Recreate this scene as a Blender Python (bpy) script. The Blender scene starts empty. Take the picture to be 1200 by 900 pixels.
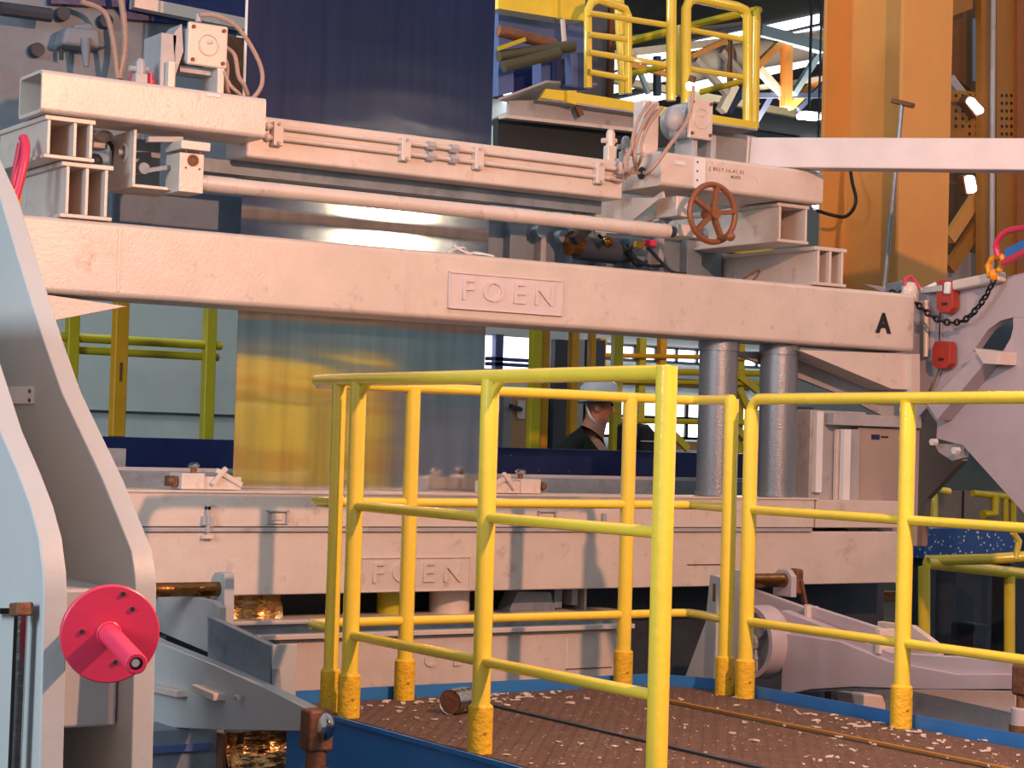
import bpy, math, random
from mathutils import Vector, Matrix
V = Vector
S = bpy.context.scene
COL = S.collection
rad = math.radians
random.seed(4)

# ---------------------------------------------------------------- camera
FPX = 2335.0
CAM = V((0, 0, 1.65))
_a, _p, _r = rad(56.8), rad(1.717), rad(1.65)
_r0 = V((math.sin(_a), -math.cos(_a), 0))
FW = V((math.cos(_a) * math.cos(_p), math.sin(_a) * math.cos(_p), math.sin(_p)))
_u0 = _r0.cross(FW)
RT = _r0 * math.cos(_r) + _u0 * math.sin(_r)
UP = _u0 * math.cos(_r) - _r0 * math.sin(_r)
cd = bpy.data.cameras.new('camera'); cam = bpy.data.objects.new('camera', cd); COL.objects.link(cam)
cd.sensor_fit = 'HORIZONTAL'; cd.sensor_width = 36; cd.lens = FPX / 1200 * 36
cd.clip_start = .05; cd.clip_end = 300
m3 = Matrix((RT, UP, -FW)).transposed().to_4x4(); m3.translation = CAM
cam.matrix_world = m3
S.camera = cam

# ---------------------------------------------------------------- light and exposure
S.view_settings.view_transform = 'Standard'; S.view_settings.look = 'None'
S.view_settings.gamma = 1; S.view_settings.exposure = 0.18
try: S.view_settings.use_curve_mapping = False
except Exception: pass
W = bpy.data.worlds.new('world'); S.world = W; W.use_nodes = True
bg = W.node_tree.nodes['Background']
bg.inputs[0].default_value = (.68, .74, .84, 1); bg.inputs[1].default_value = .66
def lamp(name, kind, loc, target, color, energy, size=.2, **k):
    l = bpy.data.lights.new(name, kind); l.color = color; l.energy = energy
    if kind == 'AREA': l.size = size
    elif kind == 'SUN': l.angle = size
    else: l.shadow_soft_size = size
    for a, b in k.items(): setattr(l, a, b)
    o = bpy.data.objects.new(name, l); COL.objects.link(o); o.location = loc
    o.rotation_euler = (V(target) - V(loc)).to_track_quat('-Z', 'Y').to_euler()
    return o
# sodium work lamp over the walkway, in front of the machine
lamp('sodium_floodlight', 'SPOT', (4.03, 1.9, 3.86), (4.6, 6.95, 1.9), (1, .47, .27), 900, .05, spot_size=rad(150), spot_blend=.35)
# second hall lamp further right, seen as the glare in the strip
lamp('hall_floodlight', 'POINT', (8.94, -1.2, 3.67), (5, 7, 2), (1, .84, .62), 75, .28)
# added unseen area fill from the left for the near frame's faces
lamp('side_fill_light', 'AREA', (-4.5, 3.0, 3.6), (2, 5.5, 1.2), (.84, .93, 1), 330, 2.2)
lamp('guard_fill_light', 'SPOT', (5.9, 5.25, 3.3), (5.9, 3.2, 1.6), (1, .7, .4), 160, .1, spot_size=rad(60), spot_blend=.5)  # added unseen spot that brightens the slats reflected in the strip
# sodium lamps high in the bay, with an added fill behind the strip
lamp('bay_lamp', 'POINT', (9.5, 4.8, 5.6), (5, 7, 2), (1, .62, .32), 70, .2)
lamp('rear_wall_fill', 'POINT', (3.6, 8.95, 4.5), (5, 7, 2), (.96, 1, .98), 110, .25)  # added unseen fill, brightens the pale wall and rear railing
lamp('far_bay_lamp', 'POINT', (13, 15, 4.6), (5, 7, 2), (1, .72, .45), 500, .3)

# ---------------------------------------------------------------- picking real positions
def ray(x, y): return FW + RT * ((x - 600) / FPX) + UP * ((450 - y) / FPX)
def on(i, x, y, v):
    d = ray(x, y); return CAM + d * ((v - CAM[i]) / d[i])
def PX(x, y, X): return on(0, x, y, X)
def PY(x, y, Y): return on(1, x, y, Y)
def PZ(x, y, Z): return on(2, x, y, Z)
def PD(x, y, d): return CAM + ray(x, y) * d

# ---------------------------------------------------------------- materials
def lin(h):
    h = h.lstrip('#'); o = []
    for i in (0, 2, 4):
        c = int(h[i:i + 2], 16) / 255; o.append(c / 12.92 if c <= .04045 else ((c + .055) / 1.055) ** 2.4)
    return (*o, 1)
def mat(name, col, rough=.5, metal=0, var=.12, scale=6, bump=.05, bscale=60, col2=None, patch=None, stretch=None, spec=.5, speck=None):
    m = bpy.data.materials.new(name); m.use_nodes = True; nt = m.node_tree; N = nt.nodes; L = nt.links
    b = N['Principled BSDF']; c = lin(col)
    tc = N.new('ShaderNodeTexCoord'); mp = N.new('ShaderNodeMapping'); L.new(tc.outputs['Object'], mp.inputs[0])
    if stretch: mp.inputs['Scale'].default_value = stretch
    n = N.new('ShaderNodeTexNoise'); n.inputs['Scale'].default_value = scale; n.inputs['Detail'].default_value = 6; n.inputs['Roughness'].default_value = .65
    L.new(mp.outputs[0], n.inputs['Vector'])
    cr = N.new('ShaderNodeValToRGB'); e = cr.color_ramp.elements
    c2 = lin(col2) if col2 else tuple(v * (1 - var * 2) for v in c[:3]) + (1,)
    e[0].position = .3; e[0].color = c2; e[1].position = .68; e[1].color = c
    L.new(n.outputs[0], cr.inputs[0]); out = cr.outputs[0]
    if patch:   # (colour, low, high, scale): worn or stained patches
        n2 = N.new('ShaderNodeTexNoise'); n2.inputs['Scale'].default_value = patch[3]; n2.inputs['Detail'].default_value = 8; n2.inputs['Roughness'].default_value = .7
        L.new(mp.outputs[0], n2.inputs['Vector'])
        mr = N.new('ShaderNodeMapRange'); mr.inputs[1].default_value = patch[1]; mr.inputs[2].default_value = patch[2]
        L.new(n2.outputs[0], mr.inputs[0])
        mx = N.new('ShaderNodeMixRGB'); L.new(mr.outputs[0], mx.inputs[0]); L.new(out, mx.inputs[1]); mx.inputs[2].default_value = lin(patch[0]); out = mx.outputs[0]
    if speck:   # (colour, scale, size)
        vo = N.new('ShaderNodeTexVoronoi'); vo.inputs['Scale'].default_value = speck[1]; L.new(tc.outputs['Object'], vo.inputs['Vector'])
        mr = N.new('ShaderNodeMapRange'); mr.inputs[1].default_value = speck[2]; mr.inputs[2].default_value = speck[2] * .6
        L.new(vo.outputs['Distance'], mr.inputs[0])
        mx = N.new('ShaderNodeMixRGB'); L.new(mr.outputs[0], mx.inputs[0]); L.new(out, mx.inputs[1]); mx.inputs[2].default_value = lin(speck[0]); out = mx.outputs[0]
    L.new(out, b.inputs['Base Color'])
    b.inputs['Roughness'].default_value = rough; b.inputs['Metallic'].default_value = metal
    b.inputs['Specular IOR Level'].default_value = spec
    if bump:
        nb = N.new('ShaderNodeTexNoise'); nb.inputs['Scale'].default_value = bscale; nb.inputs['Detail'].default_value = 3
        L.new(mp.outputs[0], nb.inputs['Vector'])
        bp = N.new('ShaderNodeBump'); bp.inputs['Strength'].default_value = bump; bp.inputs['Distance'].default_value = .02
        L.new(nb.outputs[0], bp.inputs['Height']); L.new(bp.outputs[0], b.inputs['Normal'])
    return m
def glow(name, col, s):
    m = bpy.data.materials.new(name); m.use_nodes = True; b = m.node_tree.nodes['Principled BSDF']
    b.inputs['Base Color'].default_value = (.8, .8, .8, 1); b.inputs['Emission Color'].default_value = lin(col); b.inputs['Emission Strength'].default_value = s
    return m
SIL = mat('aluminium_paint', 'dacdc4', .42, .1, .07, 5, .08, 90, patch=('a08c80', .58, .80, 11))
SILD = mat('worn_grey_paint', 'b4b4b8', .5, .1, .12, 4, .06, 60, patch=('8a8684', .55, .75, 9))
SILF = mat('frame_grey_paint', 'b3b9bb', .5, .05, .05, 2.5, .04, 50, patch=('9aa09f', .6, .8, 5))
LILAC = mat('lilac_grey_paint', 'b9b0b8', .5, .05, .07, 3, .04, 50)
STEELB = mat('blue_grey_steel', '8796a4', .5, .2, .15, 5, .08, 40, patch=('66747e', .5, .7, 7))
CAST = mat('mottled_casting', '8c96a2', .7, .1, .2, 2.2, .2, 18, patch=('7c7470', .52, .75, 3.0))
YEL = mat('yellow_paint', 'f3da48', .22, 0, .05, 8, .07, 38, patch=('8a6a20', .70, .76, 16))
_b = YEL.node_tree.nodes['Principled BSDF']; _b.inputs['Coat Weight'].default_value = .8; _b.inputs['Coat Roughness'].default_value = .06
YELW = mat('chipped_yellow_paint', 'eac02c', .42, 0, .1, 14, .35, 50, patch=('5a4420', .60, .66, 34))
YELG = mat('greenish_yellow_paint', 'c0b41c', .4, 0, .08, 9, .1, 40)
YELO = mat('orange_yellow_paint', 'e0a41a', .4, 0, .1, 9, .1, 40)
ORG = mat('orange_column_paint', 'd69a52', .5, 0, .05, 3, .05, 60)
ORGD = mat('ochre_paint', 'a8742e', .6, 0, .12, 3, .05, 60)
NAVY = mat('navy_paint', '1c2b62', .4, 0, .15, 6, .05, 40, speck=('9fb0c8', 16, .05))
NAVYC = mat('slate_blue_paint', '5266a0', .5, 0, .08, 3, .05, 30)
BLUE = mat('walkway_blue_paint', '2f7ac4', .4, 0, .1, 4, .05, 40)
BLUES = mat('speckled_blue_paint', '2f5596', .4, 0, .1, 6, .05, 40, speck=('e0e6ee', 34, .26))
RED = mat('crimson_paint', 'dc3a5c', .35, 0, .04, 6, .03, 60)
REDT = mat('red_tag_plastic', 'ac382a', .5, 0, .12, 12, .05, 60)
RUST = mat('rusty_steel', '8a6048', .6, .4, .25, 16, .2, 70)
BRONZE = mat('oiled_bronze', '9a6a3c', .25, .9, .25, 12, .15, 40)
COPPER = mat('zinc_splash_sheet', 'd0a068', .28, 1, .2, 9, .5, 18, stretch=(1, 1, 2.4))
WHEEL = mat('brown_wheel_paint', '8c5636', .45, .1, .12, 10, .1, 50)
BLACK = mat('black_rubber', '1c1c20', .5, 0, .1, 10, 0)
DARK = mat('dark_machinery', '3c4450', .6, .2, .2, 6, .1, 30)
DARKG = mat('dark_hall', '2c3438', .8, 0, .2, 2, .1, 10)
CHAINM = mat('chain_steel', '4a4040', .35, .9, .2, 30, .1, 80)
CHROME = mat('scratched_chrome', 'c8c4c0', .18, 1, .15, 20, .05, 60)
GALV = mat('galvanised_pipe', '8e949c', .38, .6, .06, 60, .15, 160)
HOSE = mat('grey_braided_hose', 'b89a8c', .5, .1, .1, 60, .2, 200)
PANEL = mat('pale_panel', 'bcc6c4', .5, 0, .04, 2, .03, 8, patch=('a4bab8', .5, .75, 2.5))
DOORM = mat('beige_door', 'c49c74', .6, 0, .04, 3, .02, 30)
TEAL = mat('teal_cladding', '88a8ac', .6, 0, .08, 2, .02, 10)
WHITEP = mat('white_paint', 'dfe2e4', .5, 0, .05, 6, .02, 30)
BARM = mat('pale_bar_paint', 'd8cccb', .5, .05, .06, 6, .05, 60, patch=('a89a98', .68, .76, 10))
SKIN = mat('skin', 'c08468', .6, 0, .05, 10, .02, 60)
CLOTH = mat('black_jacket_cloth', '20241f', .9, 0, .2, 12, .2, 40)
GRATE = mat('walkway_tread', '6a5042', .75, .1, .22, 12, .35, 120, patch=('5a4034', .5, .7, 4), speck=('f0e4d8', 30, .13))
DEBRIS = mat('zinc_flakes', 'e8ddd0', .5, .4, .1, 20, .2, 60)
FLOORM = mat('dark_floor', '34383a', .7, 0, .3, 1.2, .1, 10)
SKYL = glow('daylight_window', 'f4f6ff', 3.2)
LAMPG = glow('lamp_glow', 'ffffff', 14)
def strip_mat():
    m = bpy.data.materials.new('zinc_coated_strip'); m.use_nodes = True; nt = m.node_tree; N = nt.nodes; L = nt.links
    b = N['Principled BSDF']; b.inputs['Metallic'].default_value = 1; b.inputs['Roughness'].default_value = .10
    b.inputs['Base Color'].default_value = (.80, .80, .80, 1)
    tc = N.new('ShaderNodeTexCoord'); mp = N.new('ShaderNodeMapping'); mp.inputs['Scale'].default_value = (.9, 1, 4.5)
    L.new(tc.outputs['Object'], mp.inputs[0])
    n = N.new('ShaderNodeTexNoise'); n.inputs['Scale'].default_value = 1.8; n.inputs['Detail'].default_value = 1.5; L.new(mp.outputs[0], n.inputs['Vector'])
    mp2 = N.new('ShaderNodeMapping'); mp2.inputs['Scale'].default_value = (9, 1, .5); L.new(tc.outputs['Object'], mp2.inputs[0])
    n2 = N.new('ShaderNodeTexNoise'); n2.inputs['Scale'].default_value = 2.0; n2.inputs['Detail'].default_value = 4; L.new(mp2.outputs[0], n2.inputs['Vector'])
    bp = N.new('ShaderNodeBump'); bp.inputs['Strength'].default_value = .08; bp.inputs['Distance'].default_value = .022
    L.new(n.outputs[0], bp.inputs['Height'])
    cr = N.new('ShaderNodeValToRGB'); e = cr.color_ramp.elements; e[0].position = .35; e[0].color = (.70, .70, .71, 1); e[1].position = .6; e[1].color = (.86, .86, .86, 1)
    L.new(n2.outputs[0], cr.inputs[0]); L.new(cr.outputs[0], b.inputs['Base Color'])
    L.new(bp.outputs[0], b.inputs['Normal'])
    return m
STRIP = strip_mat()

# ---------------------------------------------------------------- building helpers
class M:
    def __init__(s): s.v = []; s.f = []
    def add(s, vs, fs):
        o = len(s.v); s.v += [V(v) for v in vs]; s.f += [tuple(i + o for i in f) for f in fs]; return s
    def box(s, a, b):
        x0, x1 = sorted((a[0], b[0])); y0, y1 = sorted((a[1], b[1])); z0, z1 = sorted((a[2], b[2]))
        return s.hexa([(x0, y0, z0), (x1, y0, z0), (x1, y1, z0), (x0, y1, z0), (x0, y0, z1), (x1, y0, z1), (x1, y1, z1), (x0, y1, z1)])
    def hexa(s, p): return s.add(p, [(0, 3, 2, 1), (4, 5, 6, 7), (0, 1, 5, 4), (1, 2, 6, 5), (2, 3, 7, 6), (3, 0, 4, 7)])
    def bar(s, p, q, w, h, up=(0, 0, 1)):       # rectangular bar from p to q
        p, q = V(p), V(q); d = (q - p).normalized(); u = V(up)
        if abs(d.dot(u)) > .98: u = V((0, 1, 0))
        r = d.cross(u).normalized() * w / 2; u = r.cross(d).normalized() * h / 2
        return s.hexa([p - r - u, p + r - u, q + r - u, q - r - u, p - r + u, p + r + u, q + r + u, q - r + u])
    def prism(s, pts, vec):
        pts = [V(p) for p in pts]; vec = V(vec); n = len(pts)
        nn = V((0, 0, 0))
        for i in range(n): nn += (pts[i] - pts[0]).cross(pts[(i + 1) % n] - pts[0])
        if nn.dot(vec) > 0: pts.reverse()
        return s.add(pts + [p + vec for p in pts], [tuple(range(n)), tuple(range(2 * n - 1, n - 1, -1))] + [(i, i + n, (i + 1) % n + n, (i + 1) % n) for i in range(n)])
    def tube(s, pts, r, n=10, closed=False, cap=True):
        pts = [V(p) for p in pts]; k = len(pts); o = len(s.v); ref = None
        rr = r if isinstance(r, (list, tuple)) else [r] * k
        for i, p in enumerate(pts):
            if closed: d = pts[(i + 1) % k] - pts[i - 1]
            else: d = (pts[min(i + 1, k - 1)] - pts[max(i - 1, 0)])
            d.normalize()
            if ref is None: ref = V((0, 0, 1)) if abs(d.z) < .9 else V((1, 0, 0))
            a = d.cross(ref).normalized(); b = a.cross(d).normalized(); ref = b
            for j in range(n):
                t = 2 * math.pi * j / n; s.v.append(p + (a * math.cos(t) + b * math.sin(t)) * rr[i])
        for i in range(k if closed else k - 1):
            i2 = (i + 1) % k
            for j in range(n):
                j2 = (j + 1) % n; s.f.append((o + i * n + j, o + i * n + j2, o + i2 * n + j2, o + i2 * n + j))
        if not closed and cap:
            s.f.append(tuple(o + j for j in range(n - 1, -1, -1))); s.f.append(tuple(o + (k - 1) * n + j for j in range(n)))
        return s
    def cyl(s, p, q, r, n=16, r2=None): return s.tube([p, q], [r, r if r2 is None else r2], n)
    def pipe(s, p, q, r, ri, n=16):             # open pipe
        p, q = V(p), V(q); d = (q - p).normalized()
        return s.tube([p, q, q, q + (p - q) * .999, p], [r, r, ri, ri, ri], n, cap=False) if False else s.lathe(p, d, [(ri, 0), (r, 0), (r, (q - p).length), (ri, (q - p).length), (ri, 0)], n)
    def lathe(s, c, axis, prof, n=20):
        d = V(axis).normalized(); ref = V((0, 0, 1)) if abs(d.z) < .9 else V((1, 0, 0)); a = d.cross(ref).normalized(); b = a.cross(d).normalized(); c = V(c); o = len(s.v); k = len(prof)
        for r, h in prof:
            for j in range(n):
                t = 2 * math.pi * j / n; s.v.append(c + d * h + (a * math.cos(t) + b * math.sin(t)) * max(r, 1e-4))
        for i in range(k - 1):
            for j in range(n):
                j2 = (j + 1) % n; s.f.append((o + i * n + j, o + i * n + j2, o + (i + 1) * n + j2, o + (i + 1) * n + j))
        return s
    def ring(s, c, axis, R, r, n=28, m=8, sx=1, xdir=None):
        d = V(axis).normalized(); ref = V(xdir) if xdir else (V((0, 0, 1)) if abs(d.z) < .9 else V((1, 0, 0))); a = (ref - d * ref.dot(d)).normalized(); b = d.cross(a)
        return s.tube([V(c) + a * math.cos(t) * R * sx + b * math.sin(t) * R for t in [2 * math.pi * i / n for i in range(n)]], r, m, closed=True)
    def ball(s, c, r, n=12, sc=(1, 1, 1)):
        c = V(c); o = len(s.v); h = n // 2
        for i in range(h + 1):
            a = math.pi * i / h
            for j in range(n):
                t = 2 * math.pi * j / n; s.v.append(c + V((math.sin(a) * math.cos(t) * sc[0], math.sin(a) * math.sin(t) * sc[1], math.cos(a) * sc[2])) * r)
        for i in range(h):
            for j in range(n):
                j2 = (j + 1) % n; s.f.append((o + i * n + j, o + (i + 1) * n + j, o + (i + 1) * n + j2, o + i * n + j2))
        return s
    def build(s, name, m, parent=None, bevel=0, wn=False, seg=2):
        lo = V([min(v[i] for v in s.v) for i in range(3)]); hi = V([max(v[i] for v in s.v) for i in range(3)]); c = (lo + hi) / 2; c.z = lo.z
        me = bpy.data.meshes.new(name); me.from_pydata([v - c for v in s.v], [], s.f); me.validate(); me.update()
        for p in me.polygons: p.use_smooth = True
        me.set_sharp_from_angle(angle=rad(38)); me.materials.append(m)
        o = bpy.data.objects.new(name, me); COL.objects.link(o)
        wp = V(parent['_w']) if parent else V((0, 0, 0))
        o.location = c - wp; o['_w'] = c[:]
        if parent: o.parent = parent
        if bevel:
            b = o.modifiers.new('bevel', 'BEVEL'); b.width = bevel; b.segments = seg; b.limit_method = 'ANGLE'; b.angle_limit = rad(40); b.harden_normals = True
        if wn: o.modifiers.new('normals', 'WEIGHTED_NORMAL').keep_sharp = True
        return o
ALL = []
def thing(name, loc, label, cat, group=None):
    o = bpy.data.objects.new(name, None); COL.objects.link(o); o.location = loc; o['_w'] = tuple(loc); o.empty_display_size = .05
    return tag(o, label, cat, group)
def tag(o, label, cat, group=None):
    o['label'] = label; o['category'] = cat
    if group: o['group'] = group
    return o
def struct(o): o['kind'] = 'structure'; return o
def stuff(o): o['kind'] = 'stuff'; return o
def arc(c, a, b, r, t0, t1, n=5): return [V(c) + V(a) * math.cos(t0 + (t1 - t0) * i / n) * r + V(b) * math.sin(t0 + (t1 - t0) * i / n) * r for i in range(n + 1)]
def smooth(pts, k=4):
    pts = [V(p) for p in pts]; out = []
    for i in range(len(pts) - 1):
        p0 = pts[max(i - 1, 0)]; p1 = pts[i]; p2 = pts[i + 1]; p3 = pts[min(i + 2, len(pts) - 1)]
        for j in range(k):
            t = j / k
            out.append(.5 * ((2 * p1) + (p2 - p0) * t + (2 * p0 - 5 * p1 + 4 * p2 - p3) * t * t + (3 * p1 - p0 - 3 * p2 + p3) * t ** 3))
    return out + [pts[-1]]
def text(name, s, size, loc, m, parent, ext=.002, rotz=0, bold=0, sx=1, space=1, tilt=0):
    cu = bpy.data.curves.new(name, 'FONT'); cu.body = s; cu.size = size; cu.extrude = ext; cu.align_x = 'CENTER'; cu.align_y = 'CENTER'; cu.offset = bold; cu.space_character = space; cu.resolution_u = 3
    t = bpy.data.objects.new(name, cu); COL.objects.link(t); dg = bpy.context.evaluated_depsgraph_get()
    me = bpy.data.meshes.new_from_object(t.evaluated_get(dg)); bpy.data.objects.remove(t)
    mt = Matrix.Rotation(rotz, 4, 'Z') @ Matrix.Rotation(rad(90), 4, 'X') @ Matrix.Rotation(tilt, 4, 'Z') @ Matrix.Diagonal((sx, 1, 1, 1)); me.transform(mt)
    me.materials.clear(); me.materials.append(m)
    o = bpy.data.objects.new(name, me); COL.objects.link(o); wp = V(parent['_w']) if parent else V((0, 0, 0)); o.location = V(loc) - wp; o['_w'] = tuple(loc)
    if parent: o.parent = parent
    return o
def prismY(px, Y, t): return M().prism([PY(x, y, Y) for x, y in px], (0, t, 0))
def prismX(px, X, t): return M().prism([PX(x, y, X) for x, y in px], (t, 0, 0))

# ================================================================ setting
struct(M().box((-25, -14, -.1), (45, 45, 0)).build('floor', FLOORM))
wb = struct(M().box((-25, 27, 0), (60, 27.3, 7.2)).build('wall_back', PANEL))
struct(M().box((-25, 10.2, 7.2), (60, 32, 7.4)).build('ceiling', DARKG))
wf = M().box((5, -11.3, 0), (28, -11, 2.4)).build('wall_front', LILAC); struct(wf)
M().box((5, -11.02, 2.4), (28, -10.8, 4.3)).build('cladding_band', TEAL, wf)
M().box((5, -11.02, 4.3), (28, -10.7, 11)).build('blue_reflection_band', mat('reflection_blue_paint', '263470', .6, 0, .2, 3, .05, 20), wf)  # navy band added out of view for the strip's dark blue reflection
# daylight windows of the far wall
def wwin(nm, a, b, Y, nx, nz, fm=GALV):
    p, q = PY(*a, Y), PY(*b, Y); x0, x1 = min(p.x, q.x), max(p.x, q.x); z0, z1 = min(p.z, q.z), max(p.z, q.z)
    fr = M()
    for i in range(nx + 1):
        x = x0 + (x1 - x0) * i / nx; fr.box((x - .03, Y - .1, z0), (x + .03, Y - .02, z1))
    for i in range(nz + 1):
        z = z0 + (z1 - z0) * i / nz; fr.box((x0, Y - .1, z - .025), (x1, Y - .02, z + .025))
    o = struct(fr.build(nm, fm))
    for i in range(nx):
        for j in range(nz):
            M().box((x0 + (x1 - x0) * i / nx + .03, Y - .05, z0 + (z1 - z0) * j / nz + .025), (x0 + (x1 - x0) * (i + 1) / nx - .03, Y - .04, z0 + (z1 - z0) * (j + 1) / nz - .025)).build('pane', SKYL, o)
wwin('window_1', (690, 402), (905, 432), 26.9, 9, 1)
wwin('window_2', (690, 462), (905, 517), 26.9, 8, 2, BLACK)
wwin('window_3', (860, 150), (964, 200), 26.9, 3, 1)
# the skylight strips of the roof
def skylight(nm, pts, Z):
    P = [PZ(x, y, Z) for x, y in pts]; struct(M().prism(P, (0, 0, .04)).build(nm, SKYL))
ZC = 7.16
skylight('window_4', [(590, 100), (960, 20), (960, 27), (590, 112)], ZC)
skylight('window_5', [(590, 118), (962, 34), (962, 52), (590, 140)], ZC)
skylight('window_6', [(590, 150), (962, 66), (962, 74), (590, 160)], ZC)
# dark partition behind the strip, right part, with the door and the bright doorway window
YP = 11.0
pw = M()
def pq(x0, y0, x1, y1, Y, t=.08, m=PANEL, nm='wall_panel', par=None, f=0):
    a, b = PY(x0, y0, Y), PY(x1, y1, Y); return M().box((a.x, Y - f, a.z), (b.x, Y + t - f, b.z)).build(nm, m, par)
wp = M().box((3.4, 9.8, 0), (5.95, 9.9, 4.6)).build('wall_left', PANEL)
struct(wp)
a_, b_ = PY(565, 385, YP), PY(700, 385, YP)
wq = struct(M().box((a_.x, YP, 0), (b_.x, YP + .1, PY(600, 462, YP).z)).build('wall_right', DARKG))
w7 = struct(pq(568, 393, 624, 434, YP, .03, SKYL, 'window_7'))
M().box((PY(580, 400, YP).x - .03, YP - .06, PY(580, 436, YP).z), (PY(580, 400, YP).x + .03, YP - .01, PY(580, 392, YP).z)).build('mullion', NAVYC, w7)
M().box((PY(568, 400, YP).x, YP - .06, PY(600, 422, YP).z - .012), (PY(624, 400, YP).x, YP - .01, PY(600, 422, YP).z + .012)).build('glazing_bar', NAVYC, w7)
M().box((PY(568, 400, YP).x, YP - .06, PY(600, 428, YP).z - .012), (PY(624, 400, YP).x, YP - .01, PY(600, 428, YP).z + .012)).build('glazing_bar', NAVYC, w7)
dr = struct(pq(592, 462, 622, 560, YP, .05, DOORM, 'door_1', None, .06))
pq(583, 462, 590, 560, YP, .06, SILD, 'door_frame', dr, .08)
hd = PY(611, 480, YP - .07); M().bar(hd, hd + V((-.12, -.05, .02)), .02, .025).build('door_handle', BLACK, dr)
M().box(hd + V((-.03, .0, -.06)), hd + V((.03, .02, .06))).build('handle_plate', WHITEP, dr)
struct(pq(641, 398, 664, 560, YP, .05, mat('slate_panel', '4c5058', .6), 'trim_1', None, .1))
struct(pq(664, 398, 671, 560, YP, .05, SILD, 'trim_2', None, .1))
struct(pq(680, 398, 695, 560, YP, .05, mat('violet_panel', '56566a', .6), 'trim_3', None, .1))

# ================================================================ strip
sx0, sx1, YS = 3.462, 4.645, 7.32
sp = M(); nz_ = 2
P0 = [(sx0, 0), (sx1, 0)]
s = M().add([(sx0, YS, .2), (sx1, YS, .2), (sx1, YS, 4.6), (sx0, YS, 4.6), (sx0, YS + .003, .2), (sx1, YS + .003, .2), (sx1, YS + .003, 4.6), (sx0, YS + .003, 4.6)],
            [(0, 1, 2, 3), (7, 6, 5, 4), (0, 3, 7, 4), (1, 5, 6, 2)]).build('steel_strip', STRIP)
tag(s, 'wide shiny zinc coated steel strip running vertically between the knife beams', 'strip')

# ================================================================ main beam
YB = 6.95
def beam(x0, x1, z0, z1, d, nm, m, par, bev=.012, Y=YB): return M().box((x0, Y, z0), (x1, Y + d, z1)).build(nm, m, par, bevel=bev, seg=3)
mb = thing('main_beam', (4.6, YB, 2.15), 'large grey painted box beam across the picture marked with the black letter A', 'beam')
beam(2.30, 6.86, 2.147, 2.425, .26, 'beam_body', SIL, mb, .022)
for nm, x in (('weld_seam', 2.79), ('weld_seam', 4.02), ('weld_seam', 5.30)): M().box((x, YB - .0025, 2.17), (x + .012, YB, 2.405)).build(nm, SIL, mb)
def nameplate(c0, c1, z0, z1, par, Y, m, depth=.006, lift=0):
    pl = M().box((c0, Y - depth, z0), (c1, Y, z1)).build('name_plate', m, par, bevel=.002)
    f = M(); w = .006
    for a, b in (((c0, z0), (c1, z0 + w)), ((c0, z1 - w), (c1, z1)), ((c0, z0), (c0 + w, z1)), ((c1 - w, z0), (c1, z1))): f.box((a[0], Y - depth - .005, a[1]), (b[0], Y - depth, b[1]))
    f.build('raised_border', m, pl, bevel=.0015)
    h = (z1 - z0); cx = (c0 + c1) / 2
    for i, ch in enumerate('FOEN'):
        text('raised_letter', ch, h * .82, (c0 + (c1 - c0) * (.16 + .225 * i), Y - depth - .003, (z0 + z1) / 2 + .003), m, pl, .004, bold=.001, sx=1.15)
pa, pb, pc = PY(525, 318, YB), PY(657, 367, YB), PY(525, 362, YB)
nameplate(pa.x, pb.x, pc.z + .002, pa.z, mb, YB - .001, mat('plate_pink_grey', 'dccfd0', .42, .1, .05, 5, .05, 90))
aa = PY(1035, 380, YB); text('letter_marking', 'A', .125, (aa.x, YB - .002, aa.z), BLACK, mb, .001, bold=.006)
# haunches under the beam ends
prismY([(935, 410), (1075, 415), (1075, 457), (1045, 456)], YB + .02, .16).build('haunch_plate', SIL, mb, bevel=.003)
prismY([(1068, 415), (1078, 415), (1078, 470), (1068, 470)], YB - .01, .03).build('weld_strip', SIL, mb)
prismY([(40, 343), (150, 359), (62, 376), (40, 372)], YB + .02, .16).build('haunch_plate', SIL, mb, bevel=.003)
prismY([(855, 412), (935, 412), (1060, 458), (1060, 500), (985, 462)], YB + .22, .03).build('rear_haunch_plate', SILD, mb)
# loose cord on the beam
rp = thing('cord_scrap', PY(545, 291, YB + .05), 'short knotted scrap of pale cord lying on the main beam above the name plate', 'cord')
c_ = PY(548, 292, YB + .06); c_.z = 2.431
M().tube(smooth([c_ + V((-.1, 0, 0)), c_ + V((-.05, .02, .02)), c_ + V((-.07, 0, .03)), c_ + V((.0, -.01, 0)), c_ + V((.05, .02, .012)), c_ + V((.13, 0, 0))]), .005, 6).build('cord', WHITEP, rp)
M().tube(smooth([c_ + V((-.09, .03, 0)), c_ + V((-.03, -.01, .025)), c_ + V((.02, .03, .01)), c_ + V((.08, -.01, .004))]), .0045, 6).build('frayed_end', WHITEP, rp)
hk = thing('wire_loop', PY(884, 322, YB + .06), 'small bent wire loop standing on the main beam right of the long channel member', 'wire')
c_ = PY(880, 327, YB + .08); c_.z = 2.43
M().tube(smooth([c_ + V((-.05, 0, 0)), c_ + V((0, 0, .03)), c_ + V((.045, 0, .05)), c_ + V((.05, .01, .03)), c_ + V((.02, .01, 0))]), .0055, 6).build('wire', RUST, hk)

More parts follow.
